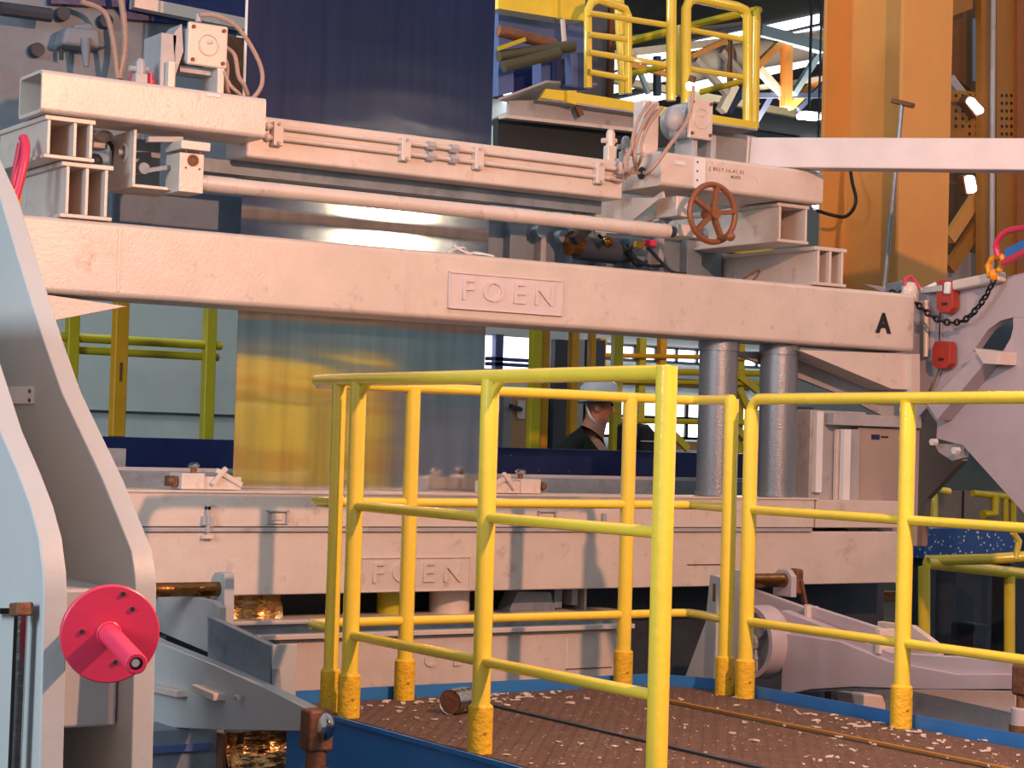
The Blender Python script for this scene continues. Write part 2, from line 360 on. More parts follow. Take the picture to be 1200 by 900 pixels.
# ---- double channel members standing on the beam
def dchan(name, x0, x1, z0, z1, y0, y1, label, grp, over=.02, t=.012, m=SIL, webs=(0, .5, 1)):
    h = thing(name, ((x0 + x1) / 2, y0, z0), label, 'steel section', grp)
    M().box((x0 - over, y0, z1 - t * 1.5), (x1 + over, y1, z1)).build('top_flange', m, h, bevel=.003)
    M().box((x0 - over, y0, z0), (x1 + over, y1, z0 + t * 1.2)).build('bottom_flange', m, h, bevel=.003)
    for w in webs:
        x = x0 + (x1 - x0 - t) * w; M().box((x, y0 + .002, z0 + t * 1.2), (x + t, y1 - .002, z1 - t * 1.5)).build('web', m, h, bevel=.002)
    M().box((x0 + t, y0 + .5 * (y1 - y0), z0 + t * 1.2), (x1 - t, y0 + .5 * (y1 - y0) + .01, z1 - t * 1.5)).build('stiffener', SILD, h)
    return h
G = 'open ended channel sections under the cross beams'
dchan('channel_section', 2.585, 2.745, 2.427, 2.632, YB - .0, YB + .55, 'lower open ended double channel on the left end of the main beam', G)
dchan('channel_section', 2.50, 2.672, 2.634, 2.79, YB - .02, YB + .5, 'upper channel with T shaped top, directly under the left hollow beam', G, .01, .012, SIL, (0, .62, 1))
dchan('channel_section', 6.225, 6.385, 2.427, 2.607, YB, YB + .95, 'lower double channel with two tall slots at the right end of the main beam', G)
dchan('channel_section', 5.985, 6.155, 2.609, 2.79, YB - .0, YB + .95, 'upper channel below the right hollow beam behind the handwheel', G, .01, .012, SIL, (0, 1))

# ---- hollow beams of the upper knife
def hollow(nm, x0, x1, z0, z1, y0, y1, label, m=SIL, t=.012, endbulk=None):
    h = thing(nm, ((x0 + x1) / 2, y0, z0), label, 'beam', 'hollow beams of the upper knife')
    b = M(); r = .018
    # rounded rectangle tube along X
    def rr(dx):
        P = []
        for (cy, cz, t0) in ((y1 - r, z1 - r, 0), (y0 + r, z1 - r, 90), (y0 + r, z0 + r, 180), (y1 - r, z0 + r, 270)):
            for k in range(4): a = rad(t0 + 30 * k); P.append((cy + math.cos(a) * (r - dx), cz + math.sin(a) * (r - dx)))
        return P
    o = rr(0); i = [(y0 + y1) / 2 + (p[0] - (y0 + y1) / 2) * (1 - 2 * t / (y1 - y0)) for p in o]; i = [(a, (z0 + z1) / 2 + (p[1] - (z0 + z1) / 2) * (1 - 2 * t / (z1 - z0))) for a, p in zip(i, o)]
    n = len(o); vs = [(x0, *p) for p in o] + [(x1, *p) for p in o] + [(x0, *p) for p in i] + [(x1, *p) for p in i]; fs = []
    for k in range(n):
        k2 = (k + 1) % n
        fs += [(k, k + n, k2 + n, k2), (k + 2 * n, k2 + 2 * n, k2 + 3 * n, k + 3 * n), (k, k2, k2 + 2 * n, k + 2 * n), (k + n, k + 3 * n, k2 + 3 * n, k2 + n)]
    b.add(vs, fs).build('beam_body', m, h, wn=True); return h
hl = hollow('hollow_beam', 2.462, 3.352, 2.792, 2.948, YB - .05, YB + .19, 'left hollow square beam with an open end, carrying the left drive motor')
M().box((3.34, YB - .04, 2.80), (3.35, YB + .18, 2.94)).build('end_plate', SIL, hl)
M().box((3.10, YB - .054, 2.925), (3.16, YB - .05, 2.938)).build('rating_plate', WHITEP, hl)
x_a = PY(775, 184, YB - .05).x
hr = hollow('hollow_beam', x_a, 6.20, 2.795, 2.945, YB - .05, YB + .32, 'right hollow square beam with handwritten numbers behind the handwheel')
M().box((x_a + .002, YB - .045, 2.80), (x_a + .012, YB + .31, 2.94)).build('end_plate', SIL, hr)
pp = PY(820, 205, YB - .055); M().box((pp.x - .03, YB - .056, 2.80), (pp.x + .03, YB - .05, 2.935)).build('riveted_plate', WHITEP, hr)
for dz in (.035, .075, .115): M().cyl((pp.x - .015, YB - .058, 2.80 + dz), (pp.x - .015, YB - .054, 2.80 + dz), .005, 8).build('rivet', RUST, hr)
pp = PY(797, 191, YB - .055); M().box((pp.x - .03, YB - .054, pp.z - .008), (pp.x + .03, YB - .05, pp.z + .01)).build('rating_plate', WHITEP, hr)
INK = mat('brown_marker_ink', '8a5a48', .7, 0, .02, 8, 0)
pp = PY(852, 200, YB - .051); text('handwriting', '[ 8017.16.41.31', .023, (pp.x, YB - .0515, pp.z), INK, hr, .0004, sx=1.15, space=1.2)
pp = PY(862, 208, YB - .051); text('handwriting', '40.075', .02, (pp.x, YB - .0515, pp.z), INK, hr, .0004, sx=1.1)
# flared side plate under the right hollow beam, with the round cable hole
prismX([(773, 232), (700, 231), (697, 272), (722, 274)], x_a - .012, .012).build('gusset_plate', SIL, hr, bevel=.002)
cc = PX(752, 203, x_a - .004); M().cyl(cc, cc + V((-.004, 0, 0)), .028, 20).build('cable_hole', BLACK, hr)
for k, (q0, q1) in enumerate((((728, 262), (778, 228)), ((748, 262), (798, 236)))):
    M().bar(PX(*q0, x_a + .05 + .12 * k), PX(*q1, x_a + .05 + .12 * k), .01, .03).build('brace_rib', SIL, hr)

# ---- middle cross beam
YM = 7.06
cb = thing('cross_beam', (4.2, YM, 2.73), 'long middle box beam of the upper knife carrying two thin pipes', 'beam')
za, zb = PY(500, 160, YM).z, PY(500, 208, YM).z
x_e = PY(731, 200, YM).x
M().box((3.353, YM, zb), (x_e, YM + .2, za)).build('beam_body', SIL, cb, bevel=.012, seg=3)
# blue grey under tray and pipes on its face
M().box((3.2, YM + .12, zb - .055), (x_e - .03, YM + .21, zb - .002)).build('under_tray', STEELB, cb)
for k, (ya, yb) in enumerate(((149, 197), (163, 208))):
    A = PY(316, ya, YM - .018); B = PY(725, yb, YM - .018); zz = (A.z + B.z) / 2
    M().tube([(A.x, YM - .016, zz), (B.x, YM - .016, zz)], .010, 10).build('thin_pipe', SIL, cb)
    for xx in (505, 532):
        p = PY(xx, 175, YM - .02); M().cyl((p.x - .018, YM - .02, zz), (p.x + .018, YM - .02, zz), .019, 6).build('pipe_union', SILD, cb)
    for j in range(2): M().ball((PY(312 + 8 * j, 160, YM).x, YM - .016, zz), .016, 10).build('pipe_elbow', SIL, cb)
for xx in (322, 472, 558, 700):
    p = PY(xx, 170, YM); w = .022
    M().box((p.x - w, YM - .034, za - .115), (p.x + w, YM, za - .02)).build('pipe_clamp', SIL, cb, bevel=.004)
    for dz in (.03, .105): M().cyl((p.x, YM - .042, za - dz), (p.x, YM - .03, za - dz), .007, 6).build('clamp_bolt', SILD, cb)

# ---- long round roller tube
YR = 6.93
A = PY(240, 216, YR); B = PY(783, 270, YR); rr_ = .030
z_ = (A.z + B.z) / 2
rt_ = thing('stabilising_tube', (4.2, YR, z_), 'long thin round tube hanging below the middle cross beam', 'tube')
M().cyl((A.x - .04, YR, z_), (B.x, YR, z_), rr_, 24).build('tube_body', SIL, rt_)
M().cyl((B.x - .001, YR, z_), (B.x + .03, YR, z_), rr_ * .8, 20).build('end_cap', DARK, rt_)
M().cyl((B.x - .20, YR, z_), (B.x - .02, YR, z_), rr_ * 1.07, 24).build('end_sleeve', SIL, rt_)
M().cyl((A.x, YR, z_), (A.x + .12, YR, z_), rr_ * 1.05, 24).build('end_sleeve', SIL, rt_)

# ---- left bearing block and its bracket
bb = thing('bearing_block', PY(222, 230, YB - .04), 'small square bearing block with a round boss at the left end of the long tube', 'bearing block')
a, b = PY(211, 178, YB - .05), PY(238, 227, YB - .05)
M().box((a.x, YB - .05, b.z), (b.x, YB + .08, a.z)).build('block', SIL, bb, bevel=.003)
M().box((a.x + .0, YB - .06, a.z + .012), (b.x + .02, YB + .09, a.z + .045)).build('cap_plate', SIL, bb, bevel=.003)
c = PY(226, 188, YB - .05); M().lathe(c, (0, -1, 0), [(.001, 0), (.022, 0), (.022, .006), (.015, .006), (.012, .002), (.001, .002)], 16).build('round_boss', RUST, bb)
for dx in (-.028, .028):
    for dz in (-.03, .03): M().cyl(c + V((dx, .001, dz)), c + V((dx, -.003, dz)), .004, 6).build('screw', RUST, bb)
bx = thing('side_bracket', PY(185, 230, YB + .1), 'open blue-grey bracket box with levers left of the small bearing block', 'bracket')
X0 = PY(152, 200, YB + .05).x
M().box((X0, YB + .02, 2.575), (X0 + .012, YB + .26, 2.78)).build('side_plate', SIL, bx, bevel=.003)
q = PY(150, 226, YB + .02); M().box((X0, YB + .02, 2.565), (X0 + .2, YB + .26, 2.577)).build('bottom_plate', SIL, bx, bevel=.002)
M().box((X0 + .012, YB + .24, 2.577), (X0 + .2, YB + .252, 2.78)).build('back_plate', STEELB, bx)
M().ring((X0 - .004, YB + .1, 2.70), (1, 0, 0), .032, .007, 20, 6).build('ring_collar', SIL, bx)
M().cyl((X0, YB + .1, 2.70), (X0 - .03, YB + .1, 2.70), .012, 12).build('pivot', SILD, bx)
M().bar((X0 + .05, YB + .04, 2.63), (X0 + .15, YB + .04, 2.655), .02, .016).build('lever', STEELB, bx)
M().cyl((X0 + .05, YB + .03, 2.64), (X0 + .05, YB + .08, 2.64), .022, 12).build('lever_hub', STEELB, bx)
M().bar((X0 + .06, YB + .04, 2.75), (X0 + .2, YB + .04, 2.765), .03, .02).build('upper_lever', SILD, bx)
# second bracket of clutter left of it
b2 = thing('hose_manifold', PY(125, 200, YB + .3), 'small grey manifold with curved pipes between channel section and bracket box', 'manifold')
q = PY(118, 168, YB + .2); M().box(q + V((-.03, 0, -.02)), q + V((.03, .08, .05))).build('body', SILD, b2, bevel=.006)
for k in range(3):
    M().tube(smooth([q + V((.03 + .018 * k, .02, .02)), q + V((.06 + .018 * k, .02, -.02)), q + V((.065 + .018 * k, .03, -.10))]), .008, 8).build('curved_pipe', SILD if k % 2 else DARK, b2)
M().ball(q + V((-.02, 0, -.07)), .03, 12).build('bulb', DARK, b2)
M().ball(q + V((.01, 0, .03)), .03, 12, (1.3, 1, .8)).build('cap', SIL, b2)

# ---- drive motors
def motor(c, w, h, d, label, m=SIL, legs=True):
    t = thing('drive_motor', c, label, 'motor', 'drive motors on the hollow beams'); c = V(c)
    M().box(c + V((-w / 2, 0, -h / 2)), c + V((w / 2, .02, h / 2))).build('end_cover', m, t, bevel=.008, seg=3)
    M().cyl(c + V((0, .02, 0)), c + V((0, d, 0)), h * .44, 24).build('motor_body', SILD, t)
    M().box(c + V((-w * .5, .02, -h * .46)), c + V((-w * .1, d * .8, h * .4))).build('gear_case', SILD, t, bevel=.02)
    M().ring(c + V((0, -.001, 0)), (0, 1, 0), h * .24, .003, 24, 6).build('cover_ring', m, t)
    M().ball(c + V((w * .03, 0, h * .08)), .014, 10, (1, .5, .7)).build('screw_cap', m, t)
    for sx in (-1, 1):
        for sz in (-1, 1): M().cyl(c + V((sx * w * .38, -.006, sz * h * .38)), c + V((sx * w * .38, .004, sz * h * .38)), .008, 8).build('bolt', RUST, t)
    return t
YMo = 6.98
c = PY(244, 53, YMo)
t = motor(c, .165, .165, .2, 'square faced grey drive motor standing on the left hollow beam', SIL)
p = PY(198, 60, YMo); zt = 2.948
M().box((p.x - .02, YMo + .03, zt), (p.x + .045, YMo + .2, c.z + .03)).build('mounting_plate', SILD, t, bevel=.004)
M().prism([PY(203, 40, YMo + .03), PY(213, 28, YMo + .03), PY(215, 60, YMo + .03), PY(205, 90, YMo + .03)], (0, .12, 0)).build('mounting_lug', SILD, t)
for xx in (197, 255): q = PY(xx, 95, YMo); M().box((q.x, YMo + .0, zt), (q.x + .028, YMo + .14, c.z - .08)).build('foot', SIL, t, bevel=.003)
M().cyl(c + V((-.04, .01, .085)), c + V((-.04, .01, .115)), .012, 10).build('cable_gland', SILD, t)
M().box((c.x - .09, YMo + .05, c.z - .105), (c.x + .09, YMo + .15, c.z - .08)).build('cradle', SILD, t)
c2 = PY(822, 139, YMo)
t2 = motor(c2, .135, .185, .2, 'square faced brown-lit drive motor standing on the right hollow beam', SIL)
for xx in (800, 822): q = PY(xx, 170, YMo + .1); M().box((q.x, YMo + .03, 2.945), (q.x + .03, YMo + .16, c2.z - .06)).build('foot', SILD, t2, bevel=.003)
q = PY(760, 150, YMo + .05); M().box((q.x - .03, YMo + .05, 2.945), (q.x + .06, YMo + .13, c2.z + .06)).build('mounting_plate', SIL, t2, bevel=.01)
M().ball(PY(790, 140, YMo), .05, 14, (.9, .8, 1.1)).build('gear_housing', SILD, t2)
# cable bundles
def hose(pts, r, label, grp=None, m=HOSE, nm='cable'):
    o = M().tube(smooth(pts, 5), r, 8).build(nm, m); return tag(o, label, 'cable', grp)
hose([c + V((-.04, .0, .11)), c + V((.02, -.02, .112)), c + V((.11, -.03, .075)), c + V((.2, -.03, -.04)), c + V((.215, -.03, -.13)), c + V((.17, -.01, -.2)), (c.x + .13, 7.0, 2.93)], .009, 'thick pale cable arching from the left motor top down past the strip edge')
hose([c + V((.08, .03, .01)), c + V((.12, .02, -.02)), c + V((.14, .02, -.1)), c + V((.165, .02, -.13)), (c.x + .20, 7.02, 2.95)], .009, 'middle pale cable bending from the left motor side to the beam', 'cables right of the left motor')
hose([c + V((.08, .05, -.01)), c + V((.1, .04, -.06)), c + V((.1, .04, -.13)), (c.x + .12, 7.03, 2.95)], .008, 'short cable falling straight down beside the left motor', 'cables right of the left motor')
hose([c + V((.07, .0, -.09)), c + V((.09, -.01, -.14)), c + V((.13, -.01, -.17)), (c.x + .17, 6.99, 2.946)], .007, 'thin cable running diagonally below the left motor onto the beam', 'cables right of the left motor')
hole = PX(750, 203, x_a - .02)
for k, (px, py, mx, my, lb) in enumerate(((762, 120, 742, 160, 'leftmost pale hose curving from the bracket top into the round cable hole'), (769, 122, 745, 172, 'second pale hose dropping from the bracket top into the cable hole'), (776, 126, 752, 168, 'third hose pressed against the mounting plate above the cable hole'), (770, 130, 735, 185, 'hose looping furthest left before entering the cable hole'))):
    s0 = PY(px, py, YMo + .03); mid = PY(mx, my, YB - .0); hose([s0, (s0 + mid) / 2 + V((-.03, -.02, 0)), mid, mid + V((.0, 0, -.06)), hole + V((-.02, 0, .01 * k))], .008, lb, 'hoses at the right motor')
s0 = PY(812, 108, YMo - .03); hose([s0 + V((0, 0, .03)), s0, PY(806, 140, YMo - .05), PY(785, 170, YB - .09), PY(772, 188, YB - .1), PY(760, 202, YB - .06), hole + V((0, -.03, 0))], .009, 'long pale hose hanging in front of the right motor to the cable hole', 'hoses at the right motor')
for k in range(3):
    s0 = PY(722 - 4 * k, 203 + 3 * k, YM - .02); hose([s0, s0 + V((.06, -.02, -.005)), hole + V((-.1, -.02, -.01)), hole], .006, ('upper', 'middle', 'lower')[k] + ' thin line running from the beam pipes into the cable hole', 'thin lines into the cable hole')
# small valves standing on the beams
def valve(c, label, h=.1, m=SILD, grp='small valves on the upper knife'):
    t = thing('shutoff_valve', c, label, 'valve', grp); c = V(c)
    M().box(c + V((-.025, -.02, 0)), c + V((.025, .02, h * .55))).build('valve_body', m, t, bevel=.006)
    M().cyl(c + V((0, 0, h * .5)), c + V((0, 0, h)), .02, 12).build('bonnet', m, t)
    M().cyl(c + V((-.045, 0, h * .7)), c + V((.03, 0, h * .75)), .011, 8).build('port', m, t)
    M().ball(c + V((0, 0, h)), .018, 10).build('cap', m, t); return t
q = PY(164, 92, YB + .05); q.z = 2.947; valve(q, 'small grey valve on the left hollow beam beside the red fittings', .09)
for xx, l in ((157, 'small red fitting left of the small valve on the left beam'), (176, 'small red fitting between valve and left motor mount')):
    q = PY(xx, 92, YB + .08); q.z = 2.947; o = M().cyl(q, q + V((0, 0, .06)), .012, 10).cyl(q + V((0, 0, .02)), q + V((0, 0, .035)), .018, 10).build('hydraulic_fitting', RED); tag(o, l, 'fitting')
q = PY(715, 178, YM + .06); q.z = za; valve(q, 'pale clevis shaped valve standing near the right end of the middle cross beam', .13, SIL)
q = PY(733, 178, YM + .12); q.z = za; valve(q, 'grey round capped valve just behind the pale clevis valve', .12, SILD)

# ---- handwheel
hc = PY(835, 250, 6.79)
hw = thing('handwheel', hc, 'round brown handwheel with five spokes below the right hollow beam', 'handwheel')
ax = V((0, -1, 0))
M().ring(hc, ax, .126, .013, 40, 10).build('rim', WHEEL, hw)
aa_ = ax.cross(V((0, 0, 1))).normalized(); bb_ = aa_.cross(ax)
for k in range(5):
    t = rad(100 + 72 * k); M().bar(hc + (aa_ * math.cos(t) + bb_ * math.sin(t)) * .015, hc + (aa_ * math.cos(t) + bb_ * math.sin(t)) * .12, .02, .028, ax).build('spoke', WHEEL, hw, bevel=.003)
M().cyl(hc + ax * .03, hc - ax * .05, .026, 16).build('hub', WHEEL, hw)
M().cyl(hc - ax * .05, hc - ax * .12, .014, 12).build('shaft', SILD, hw)
t = rad(250); q = hc + (aa_ * math.cos(t) + bb_ * math.sin(t)) * .11; M().cyl(q, q + ax * .07, .012, 10).ball(q + ax * .08, .022).build('crank_knob', WHEEL, hw)
# bearing housing at the tube's right end
rb = thing('gear_housing', PY(800, 280, YB), 'small pale gear housing between tube end and handwheel', 'gearbox')
q = PY(790, 246, YB); M().box((q.x - .01, YB - .03, q.z - .03), (q.x + .08, YB + .12, q.z + .06)).build('upper_case', SIL, rb, bevel=.006)
q = PY(800, 272, YB); M().box((q.x - .06, YB - .04, q.z - .025), (q.x + .06, YB + .1, q.z + .03)).build('lower_case', SIL, rb, bevel=.006)
M().cyl((q.x + .06, YB + .02, q.z), (q.x + .14, YB + .02, q.z), .03, 14).build('coupling', STEELB, rb)
M().bar(PY(775, 262, YB + .1), PY(812, 232, YB + .1), .03, .03).build('brace', STEELB, rb)

# ---- pale bar at upper right and its support rod
A = PD(884, 180.5, 9.3); B = PD(1230, 183, 8.6); B = A + (B - A) * 1.8
br = thing('pale_boom', A, 'long pale square boom reaching in from the right edge above the main beam', 'beam')
M().bar(A, B, .12, .140).build('boom_body', BARM, br, bevel=.008)
M().bar(A - (B - A).normalized() * .012, A, .125, .142).build('end_cap', SIL, br)
rd = thing('t_handle_rod', PD(1038, 338, 8.85), 'thin upright rod with a T handle in front of the orange column', 'rod')
M().cyl(PX(1036, 337, 7.05), PX(1057, 122, 7.05), .0125, 10).build('rod', GALV, rd)
M().cyl(PX(1046, 118, 7.05), PX(1070, 124, 7.05), .014, 10).build('handle', RUST, rd)

# ================================================================ lower knife unit
lk = thing('lower_knife_box', (4.8, YB, 1.28), 'upper pink-grey box of the lower unit with two small latch plates', 'box beam')
beam(2.6, 6.24, 1.302, 1.438, .30, 'box_body', SIL, lk, .004)
beam(6.25, 6.79, 1.302, 1.43, .30, 'box_body', SIL, lk, .004)
M().box((2.6, YB - .012, 1.284), (6.22, YB + .02, 1.300)).build('groove_rail', SILD, lk, bevel=.002)
M().box((2.6, YB - .004, 1.300), (6.22, YB, 1.304)).build('dark_joint', BLACK, lk)
M().box((2.6, YB - .006, 1.431), (6.26, YB + .02, 1.4405)).build('top_lip', SIL, lk)
for xx, yy in ((324, 606), (640, 606)):
    p = PY(xx, yy, YB); w, h = .047, .027
    f = M()
    f.box((p.x - w, YB - .012, p.z - h), (p.x - w + .008, YB, p.z + h)).box((p.x + w - .008, YB - .012, p.z - h), (p.x + w, YB, p.z + h)).box((p.x - w, YB - .012, p.z + h - .007), (p.x + w, YB, p.z + h)).box((p.x - w, YB - .008, p.z - h), (p.x + w, YB, p.z - h + .005))
    o = f.build('latch_frame', SILD, lk, bevel=.002); M().box((p.x - w * .5, YB - .006, p.z - h * .4), (p.x + w * .5, YB, p.z + h * .3)).build('latch_pad', SIL, o)
p = PY(242, 608, YB)
for k, (dx, dz, sx, sz) in enumerate(((0, 0, .008, .05), (-.016, -.006, .006, .018), (.014, -.01, .006, .02), (0, .045, .008, .012), (0, -.068, .022, .007))):
    M().box((p.x + dx - sx, YB - .022, p.z + dz - sz), (p.x + dx + sx, YB, p.z + dz + sz)).build('clamp_bolt', SILD if k < 4 else SIL, lk, bevel=.002)
p = PY(706, 612, YB); M().box((p.x - .01, YB - .02, p.z - .04), (p.x + .01, YB, p.z + .04)).build('clamp_bolt', SILD, lk, bevel=.003)
lb = thing('lower_beam', (4.8, YB, 1.04), 'long plain lower box beam with faint raised name plate behind the yellow railings', 'beam')
beam(2.6, 6.78, 1.04, 1.284, .30, 'beam_body', SIL, lb, .006)
pa, pb = PY(421, 653, YB), PY(550, 691, YB)
nameplate(pa.x, pb.x, 1.043, pa.z, lb, YB, SIL, .003)
M().box((5.5, YB - .003, 1.135), (5.75, YB, 1.14)).build('weld_seam', RUST, lb)
t3 = thing('bottom_beam', (4.5, YB, .62), 'third and lowest box beam with raised letters just above the walkway', 'beam')
beam(3.50, 5.18, .60, .868, .26, 'beam_body', SIL, t3, .012)
M().box((3.2, YB - .03, .868), (5.2, YB + .26, .888)).build('top_ledge', SIL, t3, bevel=.003)
M().box((3.2, YB + .0, .925), (5.2, YB + .24, .94)).build('upper_ledge', SIL, t3, bevel=.003)
M().box((3.2, YB + .03, .888), (5.2, YB + .2, .925)).build('ledge_web', STEELB, t3)
for i, ch in enumerate('FOEN'):
    p = PY(475 + i * 30, 780 - i, YB); text('raised_letter', ch, .09, (p.x, YB - .003, .765), SIL, t3, .003, bold=.001)
M().box((4.86, YB - .003, .70), (4.866, YB, .835)).build('weld_seam', WHITEP, t3); M().box((4.86, YB - .003, .70), (5.1, YB, .704)).build('weld_seam', RUST, t3)
# splash sheets and dark clutter in the gap between lower beams
cs = thing('splash_sheet', (3.45, YB + .16, .94), 'crumpled copper-toned metal sheet in the gap left of the railing', 'metal sheet')
v = []; n = 14
for i in range(n):
    for j in range(5): v.append((3.22 + .34 * i / (n - 1), YB + .10 + random.uniform(-.02, .02), .94 + .098 * j / 4))
M().add(v + [(a, b + .012, c) for a, b, c in v], [(i * 5 + j, (i + 1) * 5 + j, (i + 1) * 5 + j + 1, i * 5 + j + 1) for i in range(n - 1) for j in range(4)] + [(i * 5 + j + n * 5, i * 5 + j + 1 + n * 5, (i + 1) * 5 + j + 1 + n * 5, (i + 1) * 5 + j + n * 5) for i in range(n - 1) for j in range(4)]).build('sheet', COPPER, cs)
nz = thing('nozzle_block', PY(640, 705, YB + .14), 'grey sloped nozzle block in the dark gap below the lower beam', 'block')
p = PY(622, 718, YB + .12)
M().prism([(p.x - .11, YB + .12, .94), (p.x + .13, YB + .12, .94), (p.x + .10, YB + .12, 1.02), (p.x - .07, YB + .12, 1.025)], (0, .1, 0)).build('block', STEELB, nz, bevel=.004)
M().box((p.x + .12, YB + .12, .95), (p.x + .16, YB + .2, 1.03)).build('side_lug', STEELB, nz)
M().box((p.x + .28, YB + .12, .94), (p.x + .29, YB + .2, 1.03)).build('pin', SIL, nz)
M().box((p.x + .22, YB + .13, .96), (p.x + .25, YB + .2, 1.03)).build('pin', SILD, nz)
rl = thing('sink_drum', PY(530, 705, YB + .15), 'pale cylindrical drum in the gap below the lower beam', 'drum')
p = PY(528, 706, YB + .16); M().cyl((p.x, YB + .17, .94), (p.x, YB + .17, 1.035), .085, 20).build('drum', SIL, rl)
p = PY(460, 706, YB + .16); o = M().cyl((p.x, YB + .17, .94), (p.x, YB + .17, 1.035), .06, 16).build('drum', YELG); tag(o, 'olive drum seen in the gap between the first two railing posts', 'drum')
bk = M().box((2.5, YB + .32, .5), (7.0, YB + .36, 1.27)).build('back_panel', DARK); tag(bk, 'dark panel closing the back of the lower unit', 'panel')
# rear half of the lower knife behind the strip
rk = thing('rear_knife_box', (4.7, 7.5, 1.2), 'blue-grey rear box of the lower unit seen behind the strip', 'box beam')
M().box((2.4, 7.42, 1.15), (6.9, 7.75, PY(400, 556, 7.42).z)).build('box_body', STEELB, rk, bevel=.004)
M().box((2.4, 7.45, PY(400, 556, 7.42).z), (6.9, 7.47, PY(400, 552, 7.42).z)).build('top_rib', SILD, rk)
q0, q1 = PY(118, 525, 7.5), PY(147, 549, 7.5); M().box((q0.x, 7.5, q1.z), (q1.x, 7.6, q0.z)).build('end_block', STEELB, rk)
def edge_clamp(x0, x1, y, label, rev=False):
    p0, p1 = PY(x0, y, YB + .12), PY(x1, y, YB + .12); L = p1.x - p0.x; c = V((p0.x, YB + .08, 1.4405))
    t = thing('edge_clamp', c, label, 'clamp', 'edge clamps on the lower knife box')
    f = (lambda u: p1.x - u * L) if rev else (lambda u: p0.x + u * L)
    def bx(u0, u1, z0, z1, y0=0, y1=.12, n='body', m=SIL, bv=.004): return M().box((f(u0), c.y + y0, c.z + z0), (f(u1), c.y + y1, c.z + z1)).build(n, m, t, bevel=bv)
    bx(.12, .45, 0, .062, 0, .12, 'clamp_block'); bx(.42, 1, 0, .05, .01, .1, 'slide'); bx(.0, .12, .01, .05, .03, .09, 'end_lug', RUST)
    M().bar((f(.62), c.y + .01, c.z + .075), (f(1.0), c.y + .01, c.z + .02), .02, .02).build('diagonal_arm', SIL, t, bevel=.003)
    M().bar((f(.55), c.y, c.z + .02), (f(.75), c.y, c.z + .085), .02, .018).build('diagonal_arm', SIL, t, bevel=.003)
    M().cyl((f(.36), c.y + .05, c.z + .06), (f(.36), c.y + .05, c.z + .085), .012, 10).build('screw', RUST, t)
    M().ball((f(.36), c.y + .05, c.z + .09), .024, 12, (1, 1, .55)).build('screw_knob', CHROME, t)
    M().ball((f(.02), c.y + .03, c.z + .032), .018, 10).build('end_bolt', RUST, t)
edge_clamp(198, 279, 572, 'pale edge clamp with a shiny knob on the lower knife box left of the strip')
edge_clamp(565, 636, 577, 'pale edge clamp on the lower knife box right of the strip', True)

# ---- vertical guide cylinders
def vcyl(px, base, label):
    p = PY(px, 560, YB + .15); t = thing('guide_cylinder', (p.x, YB + .15, base), label, 'cylinder', 'upright grey cylinders between the beams')
    M().cyl((p.x, YB + .14, base), (p.x, YB + .14, 2.146), .088, 28).build('barrel', GALV, t)
    M().cyl((p.x, YB + .14, base), (p.x, YB + .14, base + .02), .096, 28).build('foot_ring', GALV, t)
    M().cyl((p.x, YB + .14, 2.10), (p.x, YB + .14, 2.146), .094, 28).build('collar', GALV, t)
vcyl(837, 1.4405, 'left upright grey cylinder rising from the lower knife box to the main beam')
vcyl(908, 1.4405, 'right upright grey cylinder, lit orange in its lower half')
# ---- cabinets right of the cylinders
def cab(x0, x1, y0, y1, Y, d, nm, m, par=None, bv=.004): a, b = PY(x0, y0, Y), PY(x1, y1, Y); return M().box((a.x, Y, b.z), (b.x, Y + d, a.z)).build(nm, m, par, bevel=bv)
cbn = thing('slide_cabinet', PY(1000, 620, YB + .1), 'grey sheet metal cabinet with two upright bright slide rails under the main beam', 'cabinet')
YC = YB + .16
cab(950, 1012, 480, 612, YC, .2, 'left_case', SILD, cbn)
cab(1006, 1075, 500, 640, YC - .04, .3, 'door', mat('brown_grey_door', 'a89890', .6, 0, .06, 3, .03, 30), cbn)
cab(978, 1080, 484, 502, YC - .07, .2, 'lintel', SILD, cbn)
cab(958, 963, 482, 577, YC - .03, .03, 'slide_rail', WHITEP, cbn, .001)
cab(990, 995, 503, 615, YC - .07, .03, 'slide_rail', WHITEP, cbn, .001)
cab(981, 989, 503, 612, YC - .03, .02, 'guide_strip', SIL, cbn, .001)
cab(996, 1005, 503, 622, YC - .05, .03, 'guide_strip', SILD, cbn, .001)
cab(1022, 1031, 509, 515, YC - .045, .006, 'blue_sticker', NAVY, cbn, 0)
cab(1033, 1041, 511, 513, YC - .045, .006, 'dark_sticker', BLACK, cbn, 0)
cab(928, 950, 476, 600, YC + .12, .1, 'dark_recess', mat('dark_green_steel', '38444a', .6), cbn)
cab(925, 931, 478, 570, YC + .06, .03, 'slide_rail', SILD, cbn, .001)
for xx in (983, 992): q = PY(xx, 617, YB + .05); M().cyl(q, q + V((0, 0, .04)), .01, 8).build('foot_pin', RUST, cbn)

